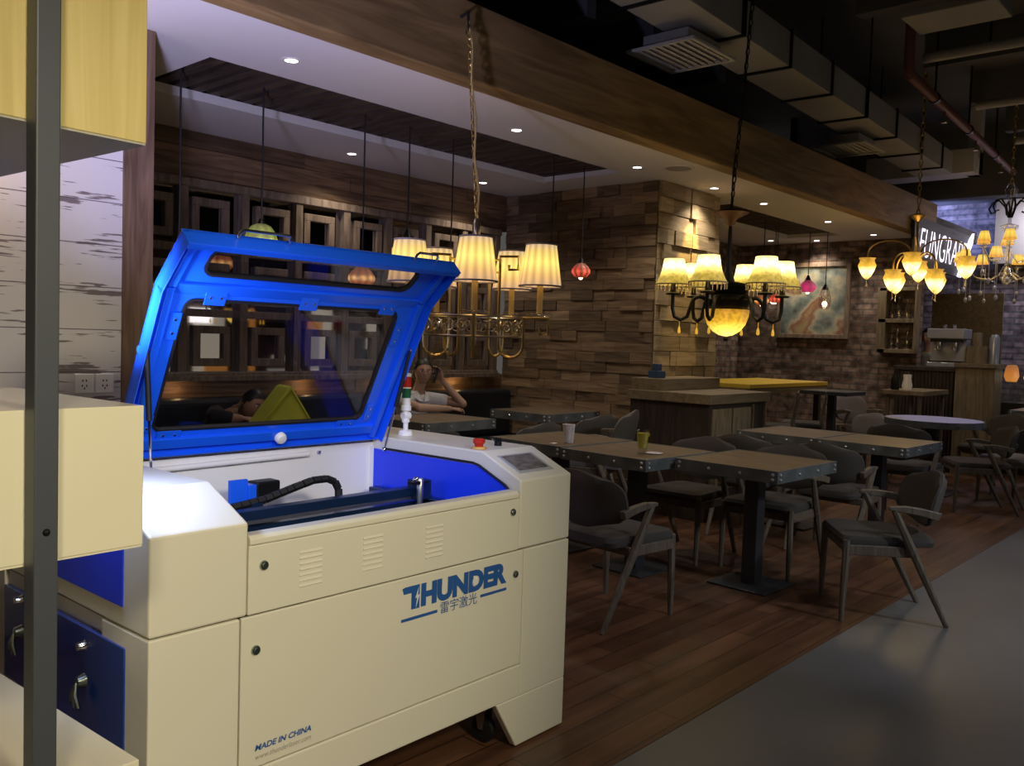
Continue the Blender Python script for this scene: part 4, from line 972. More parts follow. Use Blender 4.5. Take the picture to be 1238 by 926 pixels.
for k, dg in enumerate(angs):
    a = view+R(dg); X = Matrix.Rotation(a, 4, 'Z'); RS = .40
    arm = empty('arm', (0, 0, 0)); arm.parent = c2
    pts = [(.13, 0, 1.74)]+[(.20+.06*math.cos(q), 0, 1.72+.06*math.sin(q)) for q in [R(150-20*i) for i in range(0, 8)]]+[(.29, 0, 1.63), (.34, 0, 1.605), (.385, 0, 1.63), (RS, 0, 1.69), (RS, 0, 1.79)]
    MB().tube(pts, [.016]*4+[.014]*(len(pts)-4), 8, X).build('arm_scroll', M['iron'], arm, True)
    XX = Matrix.Translation(X @ Vector((RS, 0, 0)))
    MB().lathe([(0, 1.785), (.05, 1.79), (.055, 1.80), (.02, 1.81), (.016, 1.88), (0, 1.88)], 12, XX).build('candle_cup', M['iron'], arm, True)
    z0 = 1.865
    v = cone_shade(.075, .135, .19, 12, 0.)
    v.v = [(p[0]*(1-.12*math.sin(PI*min(1, max(0, p[2]/.19)))), p[1]*(1-.12*math.sin(PI*min(1, max(0, p[2]/.19)))), p[2]) for p in v.v]
    o = v.build('lamp_shade', M['shadey'], arm, True); o.location = X @ Vector((RS, 0, z0))
    fr = MB()
    for j in range(24):
        q = 2*PI*j/24; fr.tube([(.134*math.cos(q), .134*math.sin(q), z0), (.134*math.cos(q), .134*math.sin(q), z0-.045)], .0035, 4, XX)
    fr.tube([(.135*math.cos(2*PI*j/24), .135*math.sin(2*PI*j/24), z0) for j in range(25)], .005, 5, XX, cap=False)
    fr.build('bead_fringe', M['fringe'], arm)
    MB().lathe([(0, 1.50), (.012, 1.51), (.009, 1.54), (.002, 1.56), (.002, 1.60), (0, 1.60)], 8, X @ Matrix.Translation((.345, 0, 0))).build('amber_drop', M['amberdrop'], arm, True)
    lamp((cx+KS*RS*math.cos(a), cy+KS*RS*math.sin(a), 1.42+(z0+.09-1.42)*KS), 1.1, (1, .70, .30), .03)
lamp((cx, cy, 1.58), 1.0, (1, .6, .15), .05)

# third: brass arching arms with amber tulips
cx, cy = 9.42, 3.0
c3 = thing('chandelier', (cx, cy, 0), 'brass chandelier with arched arms and drooping amber glass tulips', 'chandelier')
m = MB(); chain(m, (0, 0, 2.80), (0, 0, 4.6), .06, .006, .016); m.build('hanging_chain', M['brass'], c3)
MB().lathe([(0, 2.30), (.03, 2.32), (.045, 2.38), (.02, 2.44), (.012, 2.46), (.012, 2.74), (.05, 2.77), (.075, 2.80), (.05, 2.815), (0, 2.82)], 16).build('stem', M['brass'], c3, True)
def tulip(XX, arm, z, s=1.):
    o = MB().lathe([(.012, -.17*s), (.045*s, -.14*s), (.075*s, -.08*s), (.092*s, -.035*s), (.075*s, 0), (.072*s, .02*s), (.085*s, .04*s)], 8).build('glass_tulip', M['tulip'], arm, True); o.location = XX @ Vector((0, 0, z))
    MB().lathe([(0, z-.25*s), (.012, z-.24*s), (.006, z-.21*s), (.004, z-.17*s), (.0, z-.16*s)], 8, XX).build('crystal_drop', M['glassc'], arm, True)
for k in range(8):
    a = 2*PI*(k+.3)/8; X = Matrix.Rotation(a, 4, 'Z'); lo = k % 2
    RS = .46 if not lo else .27; zt = 2.34 if not lo else 2.20
    arm = empty('arm', (0, 0, 0)); arm.parent = c3
    top = zt+.22
    pts = [(.02, 0, 2.40)]+[(RS*.55-RS*.45*math.cos(q), 0, top-.13+.13*math.sin(q)) for q in [PI*i/9 for i in range(0, 10)]]+[(RS, 0, zt+.03)]
    MB().tube(pts, .008, 8, X).build('arm_arch', M['brass'], arm, True)
    XX = Matrix.Translation(X @ Vector((RS, 0, 0)))
    tulip(XX, arm, zt, 1.05)
lamp((cx, cy, 2.1), 8, (1, .62, .2), .25)

# fourth: crystal with small gold shades
cx, cy = 11.75, 2.70
c4 = thing('chandelier', (cx, cy, 0), 'crystal chandelier with small gold shades at the right photo edge', 'chandelier')
m = MB(); chain(m, (0, 0, 3.45), (0, 0, 4.6), .06, .006, .016); m.build('hanging_chain', M['brass'], c4)
MB().lathe([(0, 2.25), (.06, 2.28), (.10, 2.36), (.05, 2.45), (.03, 2.50), (.05, 2.62), (.02, 2.72), (.03, 2.86), (.09, 2.92), (.10, 2.95), (.02, 2.98), (.018, 3.2), (.05, 3.30), (.07, 3.38), (.03, 3.45), (0, 3.46)], 18).build('crystal_stem', M['glassc'], c4, True)
for k in range(6):
    a = 2*PI*(k+.4)/6; X = Matrix.Rotation(a, 4, 'Z')
    pts = [(.02, 0, 3.05), (.06, 0, 3.18), (.13, 0, 3.26), (.20, 0, 3.24), (.24, 0, 3.17), (.21, 0, 3.11), (.16, 0, 3.13)]
    MB().tube(pts, .010, 6, X).build('scroll', M['iron'], c4, True)
for tier, (n_, RS, zt) in enumerate(((8, .52, 2.50), (6, .30, 2.72))):
    for k in range(n_):
        a = 2*PI*(k+.25*tier)/n_; X = Matrix.Rotation(a, 4, 'Z'); XX = Matrix.Translation(X @ Vector((RS, 0, 0)))
        arm = empty('arm', (0, 0, 0)); arm.parent = c4
        MB().tube([(.05, 0, zt-.10), (RS*.4, 0, zt-.20), (RS*.75, 0, zt-.17), (RS, 0, zt-.04), (RS, 0, zt)], .010, 6, X).build('glass_arm', M['glassc'], arm, True)
        MB().lathe([(0, zt-.01), (.05, zt), (.055, zt+.012), (0, zt+.01)], 12, XX).build('drip_dish', M['glassc'], arm, True)
        o = cone_shade(.045, .075, .12, 16).build('lamp_shade', M['shades'], arm, True); o.location = X @ Vector((RS, 0, zt+.04))
        m = MB()
        for (dr, l) in ((.0, .30), (-.08, .40)):
            m.tube([(RS+dr, 0, zt-.02), (RS+dr, 0, zt-l)], .004, 5, X); m.ball((RS+dr, 0, zt-l-.02), .022, 6, (1, 1, 1.5), X)
        m.build('crystal_drop', M['drop'], arm, True)
lamp((cx, cy, 2.62), 6, (1, .65, .25), .3)

# ---------------------------------------------------------------- pendant lamps in the trays
def pendant(x, y, z, kind, label, top=Hc+.05, size=1.):
    """z = lamp centre"""
    t = thing('pendant_lamp', (x, y, 0), label, 'pendant lamp', 0, 'coloured glass pendants under the slatted trays')
    m = M[kind]
    MB().tube([(0, 0, z+.09*size), (.004, 0, (z+top)/2), (0, 0, top)], .0055, 6).build('cord', M['black'], t, True)
    MB().lathe([(0, z+.13*size), (.012, z+.13*size), (.03*size, z+.085*size), (.035*size, z+.075*size), (0, z+.075*size)], 12).build('lamp_cap', M['iron'], t, True)
    if kind == 'lampg':
        pr = [(.01, -.10), (.05, -.085), (.085, -.05), (.10, -.01), (.10, .01), (.085, .05), (.06, .085), (.03, .10)]
    elif kind == 'glassc':
        pr = [(.035, -.11), (.05, -.09), (.06, -.03), (.05, .03), (.03, .09)]
    else:
        pr = [(.01, -.06), (.06, -.05), (.09, -.015), (.09, .015), (.065, .05), (.03, .08)]
    o = MB().lathe([(r*size, q*size) for r, q in pr], 18).build('lamp_glass', m, t, True); o.location = (0, 0, z)
    if kind == 'glassc': MB().ball((0, 0, z-.08), .035, 8).build('light_bulb', M['bulb'], t, True)
    else: MB().ball((0, 0, z-.055*size), .022*size, 8).build('light_bulb', M['bulb'] if kind not in ('lampb',) else M['lampb'], t, True)
    return t
def cagem(z, w=.09): pass
pendant(2.47, 4.8, 1.62, 'lampo', 'orange glass pendant hidden behind left corner of blue lid')
g = pendant(3.0, 4.8, 1.975, 'lampg', 'green glass pendant above the handle of blue lid')
pendant(3.78, 4.8, 1.80, 'lampo', 'orange glass pendant seen through the upper lid window')
pendant(4.18, 4.8, 2.02, 'lampo', 'orange glass pendant above leftmost pleated shade', size=1.2)
pendant(4.61, 4.8, 1.95, 'lampo', 'orange glass pendant behind stem of the pleated chandelier', size=.8)
pendant(5.95, 4.6, 2.01, 'lampr', 'red glass pendant alone before the block wall', size=.9)
pendant(5.57, 4.62, 1.93, 'lampb', 'unlit blue glass pendant beside the rightmost pleated shade', size=.8)
pendant(9.6, 4.75, 1.96, 'lampo', 'orange glass pendant below the fringed shades', size=.9)
pendant(9.95, 4.75, 2.0, 'lampr', 'small red glass pendant below rightmost fringed shade', size=.8)
pendant(10.10, 4.85, 2.06, 'glassc', 'clear pendant with bare bulb under rightmost fringed shade')
pendant(10.85, 4.75, 2.20, 'lampm', 'magenta glass pendant before the painting', size=1.15)
pendant(10.92, 4.55, 2.07, 'glassc', 'clear glass pendant with bare bulb before the painting', size=1.3)

# ---------------------------------------------------------------- downlights, speaker
dl = None
DL = [(2.70, 4.06), (4.53, 4.10), (6.04, 4.13), (7.21, 4.08), (8.235, 4.10), (9.75, 4.07), (11.1, 4.05), (4.38, 5.72), (5.88, 5.72), (11.14, 5.42), (11.38, 4.89)]
DLN = ['above the blue lid, nearest of the front row', 'second of front row, above the pleated chandelier', 'third of front row, before the block wall corner', 'right above the glowing block column', 'fifth of front row, above the fringed chandelier', 'sixth of front row, right of the slatted tray', 'last of front row, by the tulip chandelier', 'left one by the mirror wall', 'right one by the mirror wall', 'left one by the brick wall', 'right one by the brick wall']
for k, (x, y) in enumerate(DL):
    if dl is None:
        o = dl = empty('ceiling_downlight', (x, y, Hc))
        MB().lathe([(.035, -.004), (.052, -.004), (.055, 0), (.035, 0)], 20, cap=False).build('bezel', M['ceiledge'], o, True)
        MB().lathe([(0, -.003), (.035, -.003), (.035, 0), (0, 0)], 20).build('diffuser', M['downl'], o)
    else: o = copy_tree(dl); o.location = (x, y, Hc)
    tag(o, 'small white ceiling downlight, '+DLN[k], 'downlight', 'recessed ceiling downlights')
sp_ = thing('ceiling_speaker', (6.25, 3.87, Hc), 'round grey ceiling speaker near the block column', 'speaker')
MB().lathe([(.105, -.006), (.125, -.004), (.128, 0), (.105, 0)], 32, cap=False).build('bezel', M['ceil'], sp_, True)
MB().lathe([(0, -.004), (.105, -.004), (.105, 0)], 32).build('grille', mat('speaker_grille', (.40, .38, .38), .8, bump=.5, bscale=400), sp_)

# ---------------------------------------------------------------- high ceiling: duct, vents, pipes
dk = thing('ventilation_duct', (7.0, 3.12, 3.60), 'long grey air duct running above the wooden beam', 'duct', R(2.6))
MB().box(-6.5, 4.6, 0, .42, 0, .26).build('duct_body', M['duct'], dk, bevel=.004)
for k, x in enumerate([-4.0, -3.1, -2.2, -1.3, -.45, .45, 1.35, 2.3, 3.2, 4.1]):
    MB().box(x-.012, x+.012, -.018, .438, -.018, .278).build('duct_flange', M['blackm'], dk)
for x in (-1.3, 1.35, 3.2): MB().box(x-.006, x+.006, -.03, -.018, -.018, 1.0).box(x-.006, x+.006, .438, .45, -.018, 1.0).build('hanger_rod', M['blackm'], dk)
vt = None
for k, (x, y, lb) in enumerate(((5.5, 3.42, 'square white air vent under near part of the duct'), (9.05, 3.60, 'square white air vent under far part of the duct'))):
    if vt is None:
        v = vt = empty('air_vent', (x, y, 3.48))
        MB().box(-.22, .22, -.18, .18, 0, .098).build('collar', M['duct'], v)
        m = MB().box(-.30, .30, -.27, -.24, -.02, 0).box(-.30, .30, .24, .27, -.02, 0).box(-.30, -.27, -.24, .24, -.02, 0).box(.27, .30, -.24, .24, -.02, 0).box(-.27, .27, -.24, .24, -.002, 0)
        m.build('vent_frame', M['vent'], v, bevel=.003)
        m = MB()
        for j in range(9):
            yy = -.22+j*.055; m.prism([(yy-.012, -.022), (yy-.008, -.022), (yy+.018, -.004), (yy+.012, -.004)], -.27, .27)
        m.build('louvre', M['vent'], v)
    else: v = copy_tree(vt); v.location = (x, y, 3.48)
    tag(v, lb, 'air vent', 'vents under the duct')
pp = thing('sprinkler_pipe', (8.3, 2.78, 3.9), 'rusty red sprinkler pipe under the dark ceiling', 'pipe', R(3.4))
MB().tube([(-.05, 0, .7), (-.05, 0, .06), (0, 0, 0), (5.2, 0, 0)], .045, 10).build('pipe', M['redpipe'], pp, True)
for x in (.9, 2.4, 3.9):
    MB().tube([(x, 0, .0), (x, 0, .7)], .010, 6).lathe([(.055, -.03), (.055, .03)], 12, Matrix.Translation((x, 0, 0)), 'X').build('pipe_hanger', M['blackm'], pp)
    MB().lathe([(0, -.16), (.03, -.155), (.008, -.14), (.012, -.08), (.012, -.03), (0, -.03)], 10, Matrix.Translation((x+.4, 0, 0))).build('sprinkler_head', M['brass'], pp, True)
for k, x in enumerate((5.6, 7.6, 9.4, 11.0, 12.6)):
    o = MB().box(x-.07, x+.07, -5.5, 3.0, 4.25, 4.6).build('ceiling_beam_%d' % (k+1), M['darkceil']); struct(o)
for k, (x, z, lab) in enumerate(((8.55, 4.1, 'near grey conduit across the dark ceiling'), (10.3, 4.05, 'middle grey conduit across the dark ceiling'), (12.0, 4.0, 'far grey conduit across the dark ceiling'))):
    t = thing('conduit', (x, 0, z), lab, 'conduit', 0, 'conduits under the dark ceiling')
    MB().tube([(0, -4, 0), (0, 2.75, 0)], .045, 10).build('conduit_tube', M['duct'], t, True)
    MB().tube([(0, -1, 0), (0, -1, 4.6-z)], .01, 6).tube([(0, 2.2, 0), (0, 2.2, 4.6-z)], .01, 6).build('hanger_rod', M['blackm'], t)
tag(MB().box(7.70, 8.20, 1.95, 2.68, 4.2, 4.6).build('fan_coil_unit', M['duct'], bevel=.01), 'boxy grey air unit on the dark ceiling above the duct', 'air unit')
tag(MB().box(12.2, 12.6, 3.25, 4.6, 3.72, 4.02).box(12.45, 12.6, 3.25, 3.4, 3.72, 4.6).build('branch_duct', M['vent'], bevel=.005), 'pale cross duct beyond the end of long air duct', 'duct')
for k, (x, y) in enumerate(((3.9, 3.9), (4.8, 4.0), (5.6, 4.1), (6.6, 4.3))):
    o = MB().box(x-.05, x+.05, 3.7, 6.2, 3.6, 3.85).build('ceiling_joist_%d' % (k+1), M['dark']); struct(o)

# ---------------------------------------------------------------- people
def limb(mb, pts, rad, X=None):
    """tapering rounded limb through the joints"""
    for (a, b_, ra, rb) in zip(pts[:-1], pts[1:], rad[:-1], rad[1:]):
        A, B = Vector(a), Vector(b_); n = max(2, int((B-A).length/.02))
        mb.tube([A+(B-A)*(i/n) for i in range(n+1)], [ra+(rb-ra)*i/n for i in range(n+1)], 12, X)
    for p, r in zip(pts, rad): mb.ball(p, r, 10, (1, 1, 1), X)
def loft(mb, rings, n=20):
    """rings: (centre, half width along x, half depth along y)"""
    v = []; f = []
    for c, rx, ry in rings:
        v += [(c[0]+rx*math.cos(2*PI*k/n), c[1]+ry*math.sin(2*PI*k/n), c[2]) for k in range(n)]
    for j in range(len(rings)-1):
        for k in range(n): f.append((j*n+k, j*n+(k+1)%n, (j+1)*n+(k+1)%n, (j+1)*n+k))
    f += [tuple(range(n))[::-1], tuple((len(rings)-1)*n+k for k in range(n))]
    mb.add(v, f)
def head_mesh(mb, X, h):
    v = []; f = []; U, W = 40, 30
    g = lambda d, s_: math.exp(-(d/s_)**2)
    for j in range(W+1):
        ph = PI*j/W
        for i in range(U):
            th = 2*PI*i/U; x, y, z = math.sin(ph)*math.cos(th), math.sin(ph)*math.sin(th), math.cos(ph)
            px, py, pz = .78*x, .96*y, 1.12*z
            if z < 0: k = (-z)**1.4; px *= 1-.30*k; py = py*(1-.22*k) if y > 0 else py*(1-.06*k)
            fr = max(0, -y)
            py -= fr*(.20*g(x, .13)*g(z+.16, .17)+.07*g(x, .10)*g(z-.05, .16))          # nose
            py += fr*.07*(g(x-.38, .17)+g(x+.38, .17))*g(z-.06, .10)                     # eye sockets
            py -= fr*.05*g(z+.46, .07)*g(x, .26)                                         # lips
            py -= fr*.06*g(z+.86, .16)*g(x, .3)                                          # chin
            v.append((px*h, py*h, pz*h))
    for j in range(W):
        for i in range(U): f.append((j*U+i, (j+1)*U+i, (j+1)*U+(i+1)%U, j*U+(i+1)%U))
    mb.add(v, f, X)
    for s in (-1, 1): mb.ball((s*h*.78, h*.06, -.08*h), h*.22, 8, (.35, .7, 1.15), X)
def hand(mb, wrist, palm, d, side, curl, r=.0085):
    """palm, four unequal bent fingers, thumb from the side of the palm"""
    P, Wr = Vector(palm), Vector(wrist); d, sd_, cu = Vector(d).normalized(), Vector(side).normalized(), Vector(curl).normalized()
    for o_ in (-.024, -.008, .008, .024): limb(mb, [Wr+sd_*o_*.6, P-d*.01+sd_*o_, P+d*.034+sd_*o_*1.08], [.014, .0135, .0115])
    for o_, ln in ((-.029, .066), (-.010, .076), (.009, .072), (.028, .056)):
        a = P+d*.036+sd_*o_; b_ = a+(d*.85+cu*.30)*ln*.45; c_ = b_+(d*.55+cu*.75)*ln*.32; e_ = c_+(d*.2+cu*.9)*ln*.25
        limb(mb, [a, b_, c_, e_], [r*1.08, r, r*.92, r*.78])
    a = P-d*.022-sd_*.026; limb(mb, [a, a-sd_*.022+d*.022+cu*.008, a-sd_*.026+d*.05+cu*.018], [.0125, .0105, .0085])
def body(mb, name, m, parent, vox=.006):
    o = mb.build(name, m, parent)
    md = o.modifiers.new('join', 'REMESH'); md.mode = 'VOXEL'; md.voxel_size = vox; md.use_smooth_shade = True
    sm = o.modifiers.new('soften', 'SMOOTH'); sm.factor = .5; sm.iterations = 3
    bpy.context.view_layer.update(); dg = bpy.context.evaluated_depsgraph_get()
    me = bpy.data.meshes.new_from_object(o.evaluated_get(dg)); o.modifiers.clear(); old = o.data; o.data = me; bpy.data.meshes.remove(old)
    for p in me.polygons: p.use_smooth = True
    return o
def head_parts(p, X, h, glasses=False, long=False):
    v = []; f = []; U, W = 28, 14
    for j in range(W+1):
        for i in range(U):
            th = 2*PI*i/U; s_ = math.sin(th)
            lim = .30+.10*math.cos(th)**2 if s_ < -.5 else (.46 if s_ < -.1 else (.60 if s_ < .25 else .78))
            q = PI*lim*j/W
            v.append((h*.85*math.sin(q)*math.cos(th), h*1.03*math.sin(q)*s_+h*.03, h*1.20*math.cos(q)))
    for j in range(W):
        for i in range(U): f.append((j*U+i, (j+1)*U+i, (j+1)*U+(i+1)%U, j*U+(i+1)%U))
    hm = MB().add(v, f, X)
    if long: hm.ball((0, h*.80, -h*.30), h*.50, 10, (1.1, .8, 1.3), X).ball((0, h*1.15, -h*.1), h*.3, 8, (1, 1, 1), X)
    hm.build('hair', M['hair'], p, True)
    for s in (-1, 1):
        e = MB().ball((s*h*.30, -h*.80, h*.07), h*.12, 8, (1.1, .6, .6), X).build('eye', M['white'], p, True)
        MB().ball((s*h*.30, -h*.868, h*.07), h*.06, 6, (1, .4, 1), X).build('pupil', M['hair'], e, True)
        MB().tube([(s*h*.14, -h*.93, h*.22), (s*h*.32, -h*.90, h*.27), (s*h*.48, -h*.80, h*.22)], h*.03, 5, X).build('eyebrow', M['hair'], p, True)
    MB().ball((0, -h*.93, -h*.50), h*.16, 8, (1.3, .35, .32), X).build('mouth', M['lips'], p, True)
    if glasses:
        g_ = MB()
        for s in (-1, 1):
            g_.tube([(s*h*.34+h*.26*math.cos(q), -h*1.0, h*.05+h*.19*math.sin(q)) for q in [2*PI*i/14 for i in range(15)]], .0022, 5, X, cap=False)
            g_.tube([(s*h*.60, -h*.98, h*.08), (s*h*.82, -h*.3, h*.10), (s*h*.86, h*.1, h*.02)], .0022, 5, X)
        g_.tube([(-h*.08, -h*1.02, h*.08), (h*.08, -h*1.02, h*.08)], .0022, 5, X)
        g_.build('glasses', M['lips'], p)
def headX(c, yaw, pitch=0., roll=0.):
    return Matrix.Translation(c) @ Matrix.Rotation(yaw, 4, 'Z') @ Matrix.Rotation(roll, 4, 'Y') @ Matrix.Rotation(pitch, 4, 'X')
def legs_sitting(mb, cx, y0, z0, yk, k=1.):
    for s in (-1, 1):
        limb(mb, [(cx+s*.09, y0, z0), (cx+s*.11, yk, z0+.01), (cx+s*.11, yk+.02, .28), (cx+s*.11, yk+.05, .08)], [.085*k, .065*k, .052*k, .040*k])

# woman on the phone
O1 = Vector((5.05, 5.70, 0)); wp = thing('person', O1, 'woman in white shirt on the phone, elbow on table under the mirrors', 'person')
q = lambda *p: Vector(p)-O1
h1 = .097; X1h = headX(q(5.035, 5.535, 1.125), R(-30), R(3), R(3))
b = MB()
loft(b, [(q(5.05, 5.70, .50), .15, .11), (q(5.05, 5.70, .60), .15, .11), (q(5.05, 5.69, .72), .125, .095), (q(5.045, 5.66, .84), .145, .10), (q(5.04, 5.63, .90), .12, .085), (q(5.04, 5.61, .945), .06, .055)])
limb(b, [q(5.04, 5.61, .92), q(5.04, 5.565, 1.03), q(5.037, 5.55, 1.08)], [.052, .046, .05])
head_mesh(b, X1h, h1)
limb(b, [q(5.19, 5.61, .885), q(5.29, 5.47, .865), q(5.345, 5.36, .85)], [.052, .045, .037]); limb(b, [q(5.345, 5.36, .85), q(5.26, 5.42, .96), q(5.19, 5.455, 1.045)], [.037, .034, .024])
hand(b, q(5.19, 5.455, 1.045), q(5.168, 5.47, 1.085), (-.18, .12, 1), (.25, -1, 0), (-1, -.1, .1))
limb(b, [q(4.89, 5.61, .885), q(4.81, 5.47, .86), q(4.80, 5.31, .84)], [.052, .044, .036]); limb(b, [q(4.80, 5.31, .84), q(4.94, 5.25, .835), q(5.07, 5.23, .829)], [.036, .032, .023])
hand(b, q(5.07, 5.23, .829), q(5.115, 5.225, .826), (1, -.1, 0), (0, 1, 0), (.1, 0, -1))
body(b, 'body', M['skin'], wp)
head_parts(wp, X1h, h1, True, True)
t_ = MB()
loft(t_, [(q(5.05, 5.70, .51), .165, .125), (q(5.05, 5.70, .60), .165, .125), (q(5.05, 5.69, .72), .142, .11), (q(5.045, 5.66, .84), .162, .115), (q(5.04, 5.635, .895), .145, .10), (q(5.04, 5.625, .925), .10, .08)])
limb(t_, [q(5.18, 5.62, .88), q(5.26, 5.51, .868)], [.065, .060]); limb(t_, [q(4.90, 5.62, .88), q(4.83, 5.51, .865)], [.065, .058])
body(t_, 'shirt', M['shirt'], wp, .008)
for s in (-1, 1):
    MB().add([q(5.04+s*.075, 5.63, .955), q(5.04+s*.045, 5.555, .955), q(5.038, 5.515, .865), q(5.04+s*.055, 5.52, .875), q(5.04+s*.085, 5.58, .925)], [(0, 1, 2, 3, 4) if s < 0 else (4, 3, 2, 1, 0)]).build('collar', M['shirt'], wp).modifiers.new('s', 'SOLIDIFY').thickness = .005
tr_ = MB(); loft(tr_, [(q(5.05, 5.70, .475), .16, .13), (q(5.05, 5.70, .53), .168, .13)]); legs_sitting(tr_, q(5.05, 0, 0).x, q(0, 5.62, 0).y, .555, q(0, 5.26, 0).y); body(tr_, 'trousers', M['darkcloth'], wp, .012)
for s in (-1, 1): MB().ball(q(5.05+s*.11, 5.27, .045), .05, 10, (.85, 2.2, .85)).build('shoe', M['darkcloth'], wp, True)
tag(MB().box(-.036, .036, -.005, .005, -.07, .07, Matrix.Translation((5.128, 5.485, 1.095)) @ Matrix.Rotation(R(64), 4, 'Z') @ Matrix.Rotation(R(10), 4, 'X')).build('mobile_phone', M['phone'], bevel=.003), 'dark mobile phone held to the ear of woman in white shirt', 'phone')

# person slumped asleep on the table behind the machine
O2 = Vector((3.30, 5.66, 0)); p2 = thing('person', O2, 'dark haired person slumped behind the yellow paper tent', 'person')
q2 = lambda *p: Vector(p)-O2
h2 = .097; X2h = headX(q2(3.345, 5.42, .905), R(12), R(14), R(18))
b = MB()
loft(b, [(q2(3.25, 5.72, .50), .16, .115), (q2(3.25, 5.72, .60), .155, .115), (q2(3.26, 5.67, .72), .15, .11), (q2(3.28, 5.58, .83), .14, .10), (q2(3.30, 5.52, .88), .07, .06)])
limb(b, [q2(3.30, 5.54, .85), q2(3.33, 5.46, .88)], [.055, .05]); head_mesh(b, X2h, h2)
limb(b, [q2(3.43, 5.52, .845), q2(3.52, 5.36, .84), q2(3.42, 5.22, .832), q2(3.34, 5.20, .830)], [.052, .040, .032, .024]); hand(b, q2(3.34, 5.20, .83), q2(3.295, 5.19, .828), (-1, -.2, 0), (0, 1, 0), (0, 0, -1))
limb(b, [q2(3.12, 5.52, .845), q2(3.03, 5.36, .84), q2(3.12, 5.28, .834), q2(3.17, 5.28, .832)], [.052, .040, .032, .024]); hand(b, q2(3.17, 5.28, .832), q2(3.215, 5.28, .828), (1, 0, 0), (0, 1, 0), (0, 0, -1))
body(b, 'body', M['skin2'], p2); head_parts(p2, X2h, h2)
t_ = MB()
loft(t_, [(q2(3.25, 5.72, .48), .18, .135), (q2(3.25, 5.72, .60), .17, .13), (q2(3.26, 5.67, .72), .168, .125), (q2(3.28, 5.59, .835), .155, .112), (q2(3.295, 5.55, .865), .10, .08)])
limb(t_, [q2(3.42, 5.53, .84), q2(3.515, 5.37, .845), q2(3.44, 5.25, .84)], [.066, .054, .044]); limb(t_, [q2(3.13, 5.53, .84), q2(3.035, 5.37, .845), q2(3.09, 5.30, .84)], [.066, .054, .044])
legs_sitting(t_, q2(3.25, 0, 0).x, q2(0, 5.62, 0).y, .555, q2(0, 5.30, 0).y, 1.1)
body(t_, 'dark_clothes', M['darkcloth'], p2, .010)

# barista behind the bar
p3 = thing('person', (12.22, 3.67, 0), 'bar worker in pale grey shirt half hidden behind the espresso machine', 'person')
b = MB(); X3h = headX((-.05, 0, 1.62), R(-100), R(4))
loft(b, [((0, 0, .90), .10, .15), ((0, 0, 1.05), .09, .13), ((-.01, 0, 1.25), .10, .15), ((-.02, 0, 1.38), .09, .17), ((-.03, 0, 1.44), .05, .06)])
limb(b, [(-.03, 0, 1.42), (-.045, 0, 1.54)], [.052, .05]); head_mesh(b, X3h, .10)
for s in (-1, 1):
    limb(b, [(-.02, s*.17, 1.38), (-.06, s*.23, 1.16), (-.26, s*.20, 1.13)], [.052, .042, .025]); hand(b, (-.26, s*.20, 1.13), (-.305, s*.195, 1.135), (-1, 0, 0), (0, -s, 0), (0, 0, -1))
    limb(b, [(0, s*.09, .90), (0, s*.10, .48), (.02, s*.10, .08)], [.09, .062, .042]); b.ball((-.05, s*.10, .035), .045, 8, (2.4, .9, .8))
body(b, 'body', M['skin'], p3, .008); head_parts(p3, X3h, .10)
t_ = MB()
loft(t_, [((0, 0, .88), .12, .17), ((0, 0, 1.05), .108, .15), ((-.01, 0, 1.25), .118, .17), ((-.02, 0, 1.38), .105, .18), ((-.025, 0, 1.425), .07, .09)])
for s in (-1, 1):
    limb(t_, [(-.02, s*.17, 1.375), (-.055, s*.225, 1.18)], [.064, .054])
body(t_, 'shirt', M['greycloth'], p3, .010)
t_ = MB(); loft(t_, [((0, 0, .84), .135, .185), ((0, 0, .98), .125, .172)])
for s in (-1, 1): limb(t_, [(0, s*.09, .86), (0, s*.10, .48), (.02, s*.10, .11)], [.105, .076, .060])
body(t_, 'trousers', M['darkcloth'], p3, .010)

# ---------------------------------------------------------------- lights
# added warm fill behind the camera, a wash on the machine and display boxes
spot((.7, -1.6, 2.6), (1.20, 2.0, .85), 315, (1, .90, .63), 46, .8, .25, 'warm_fill')
spot((-.6, -.5, 2.7), (.2, 1.75, 1.45), 120, (1, .87, .60), 60, .7, .2, 'warm_fill')
# cool lamp hidden by middle display box, then added fills for lid, planks, ceiling
spot((.90, 2.08, 1.22), (1.10, 2.10, .98), 11, (.45, .57, 1.), 130, .8, .04, 'cool_lamp')
spot((.88, 2.40, 1.35), (2.4, 3.7, 2.85), 230, (.62, .60, 1.), 78, .9, .1, 'cool_up_fill')
spot((1.05, 1.75, 1.5), (1.75, 2.75, 1.3), 17, (.42, .52, 1.), 70, .9, .08, 'cool_fill')
spot((1.3, 1.6, 1.9), (2.3, 2.40, .96), 48, (.45, .52, 1.), 34, .8, .06, 'cool_fill')
spot((.2, 2.2, 2.9), (1.5, 4.24, 1.5), 85, (.80, .78, 1.), 50, .8, .1, 'cool_fill')
# warm light grazing white planks
lamp((1.15, 3.90, 2.22), 6, (1, .76, .60), .05)
# ceiling downlights
for k, (x, y) in enumerate(DL):
    spot((x, y, Hc-.02), (x, y, 0), 26, (1, .88, .72), 120, .8, .03, 'downlight_beam')
spot((7.20, 4.10, Hc-.03), (7.14, 4.26, 2.25), 75, (1, .68, .20), 36, .6, .02, 'column_spot')
spot((9.0, 4.2, 2.8), (8.9, 4.35, 1.0), 18, (1, .8, .2), 60, .6, .03, 'counter_spot')
spot((11.1, 5.0, 2.8), (11.6, 4.98, 2.3), 14, (1, .75, .42), 60, .6, .03, 'picture_spot')
# hidden strip below the mirror ledge
for x in (3.1, 4.2, 5.0, 5.9): lamp((x, 5.99, .985), .5, (1, .62, .26), .02)
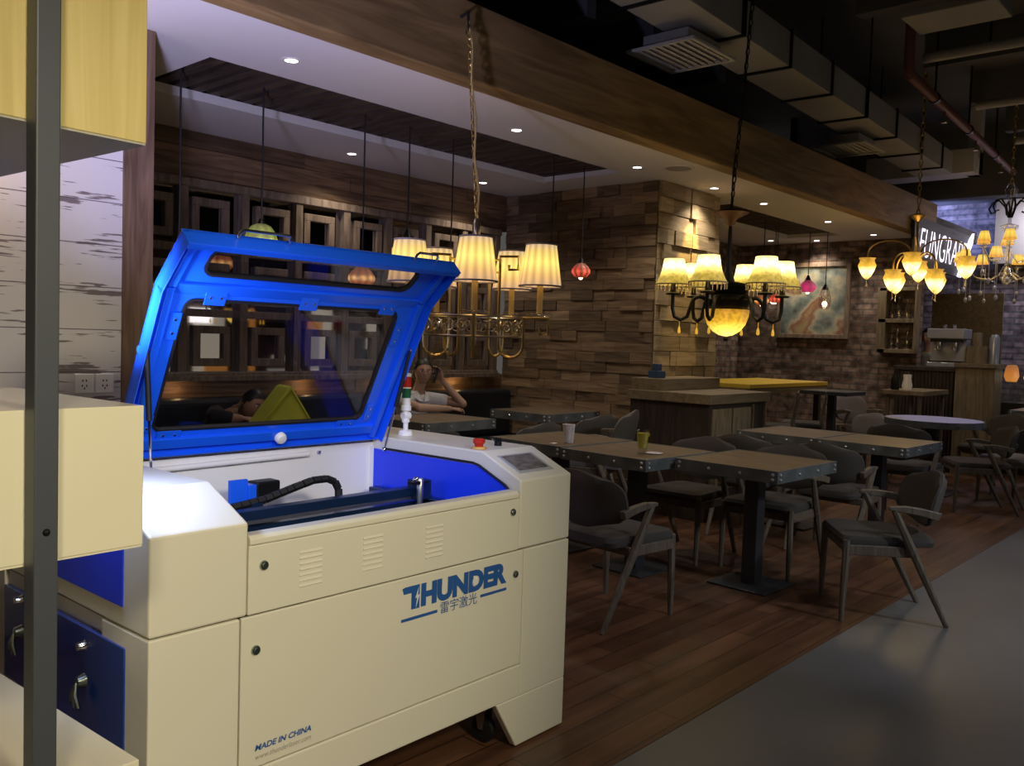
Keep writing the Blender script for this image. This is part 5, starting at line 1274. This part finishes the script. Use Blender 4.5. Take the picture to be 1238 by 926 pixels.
# added aisle and bar fills, plus blue lights on round table and brick
spot((9.9, 1.9, 4.1), (9.5, 2.77, .75), 260, (.30, .38, 1.), 20, .6, .1, 'blue_aisle_spot')
spot((7.6, .6, 4.1), (7.1, 2.2, .7), 90, (.55, .62, 1.), 36, .8, .1, 'aisle_fill')
spot((4.6, -2.2, 3.2), (5.0, 2.2, .6), 260, (.90, .95, 1.), 44, .8, .2, 'aisle_fill')
for (x, y) in ((3.2, -.5), (6.0, -.3), (9.0, .2), (12.0, .8)):
    spot((x, y, 4.3), (x, y+1.0, 0), 70, (.95, .97, 1.), 100, .9, .15, 'aisle_fill')
spot((10.3, 1.6, 3.9), (11.5, 3.3, 1.2), 60, (.85, .84, 1.), 34, .8, .1, 'bar_fill')
spot((13.4, 4.6, 3.2), (14.3, 4.1, 3.3), 150, (.33, .42, 1.), 70, .6, .1, 'sign_wash')
area((13.5, 2.6, 3.4), (14.3, 2.9, 1.8), 26, (.74, .72, 1.), .5, .5, 'bar_area_fill')

w = bpy.data.worlds.new('World'); bpy.context.scene.world = w; w.use_nodes = True
w.node_tree.nodes['Background'].inputs[0].default_value = (.9, .85, .8, 1); w.node_tree.nodes['Background'].inputs[1].default_value = .09

# ---------------------------------------------------------------- camera
cam = bpy.data.cameras.new('camera'); co = bpy.data.objects.new('camera', cam); C.objects.link(co)
cam.sensor_fit = 'HORIZONTAL'; cam.sensor_width = 36.; cam.lens = 36.*1065.51/1238; cam.clip_end = 100
yaw, pit, rol = .73165, -.04968, .03222
f = Vector((math.cos(yaw)*math.cos(pit), math.sin(yaw)*math.cos(pit), math.sin(pit))); r = Vector((math.sin(yaw), -math.cos(yaw), 0)); u = r.cross(f)
r2 = r*math.cos(rol)+u*math.sin(rol); u2 = -r*math.sin(rol)+u*math.cos(rol)
mm = Matrix((r2, u2, -f)).transposed().to_4x4(); mm.translation = (0, 0, 1.42); co.matrix_world = mm
S = bpy.context.scene; S.camera = co
S.view_settings.view_transform = 'Standard'; S.view_settings.look = 'None'; S.view_settings.exposure = 0; S.view_settings.gamma = 1
S.view_settings.use_curve_mapping = False
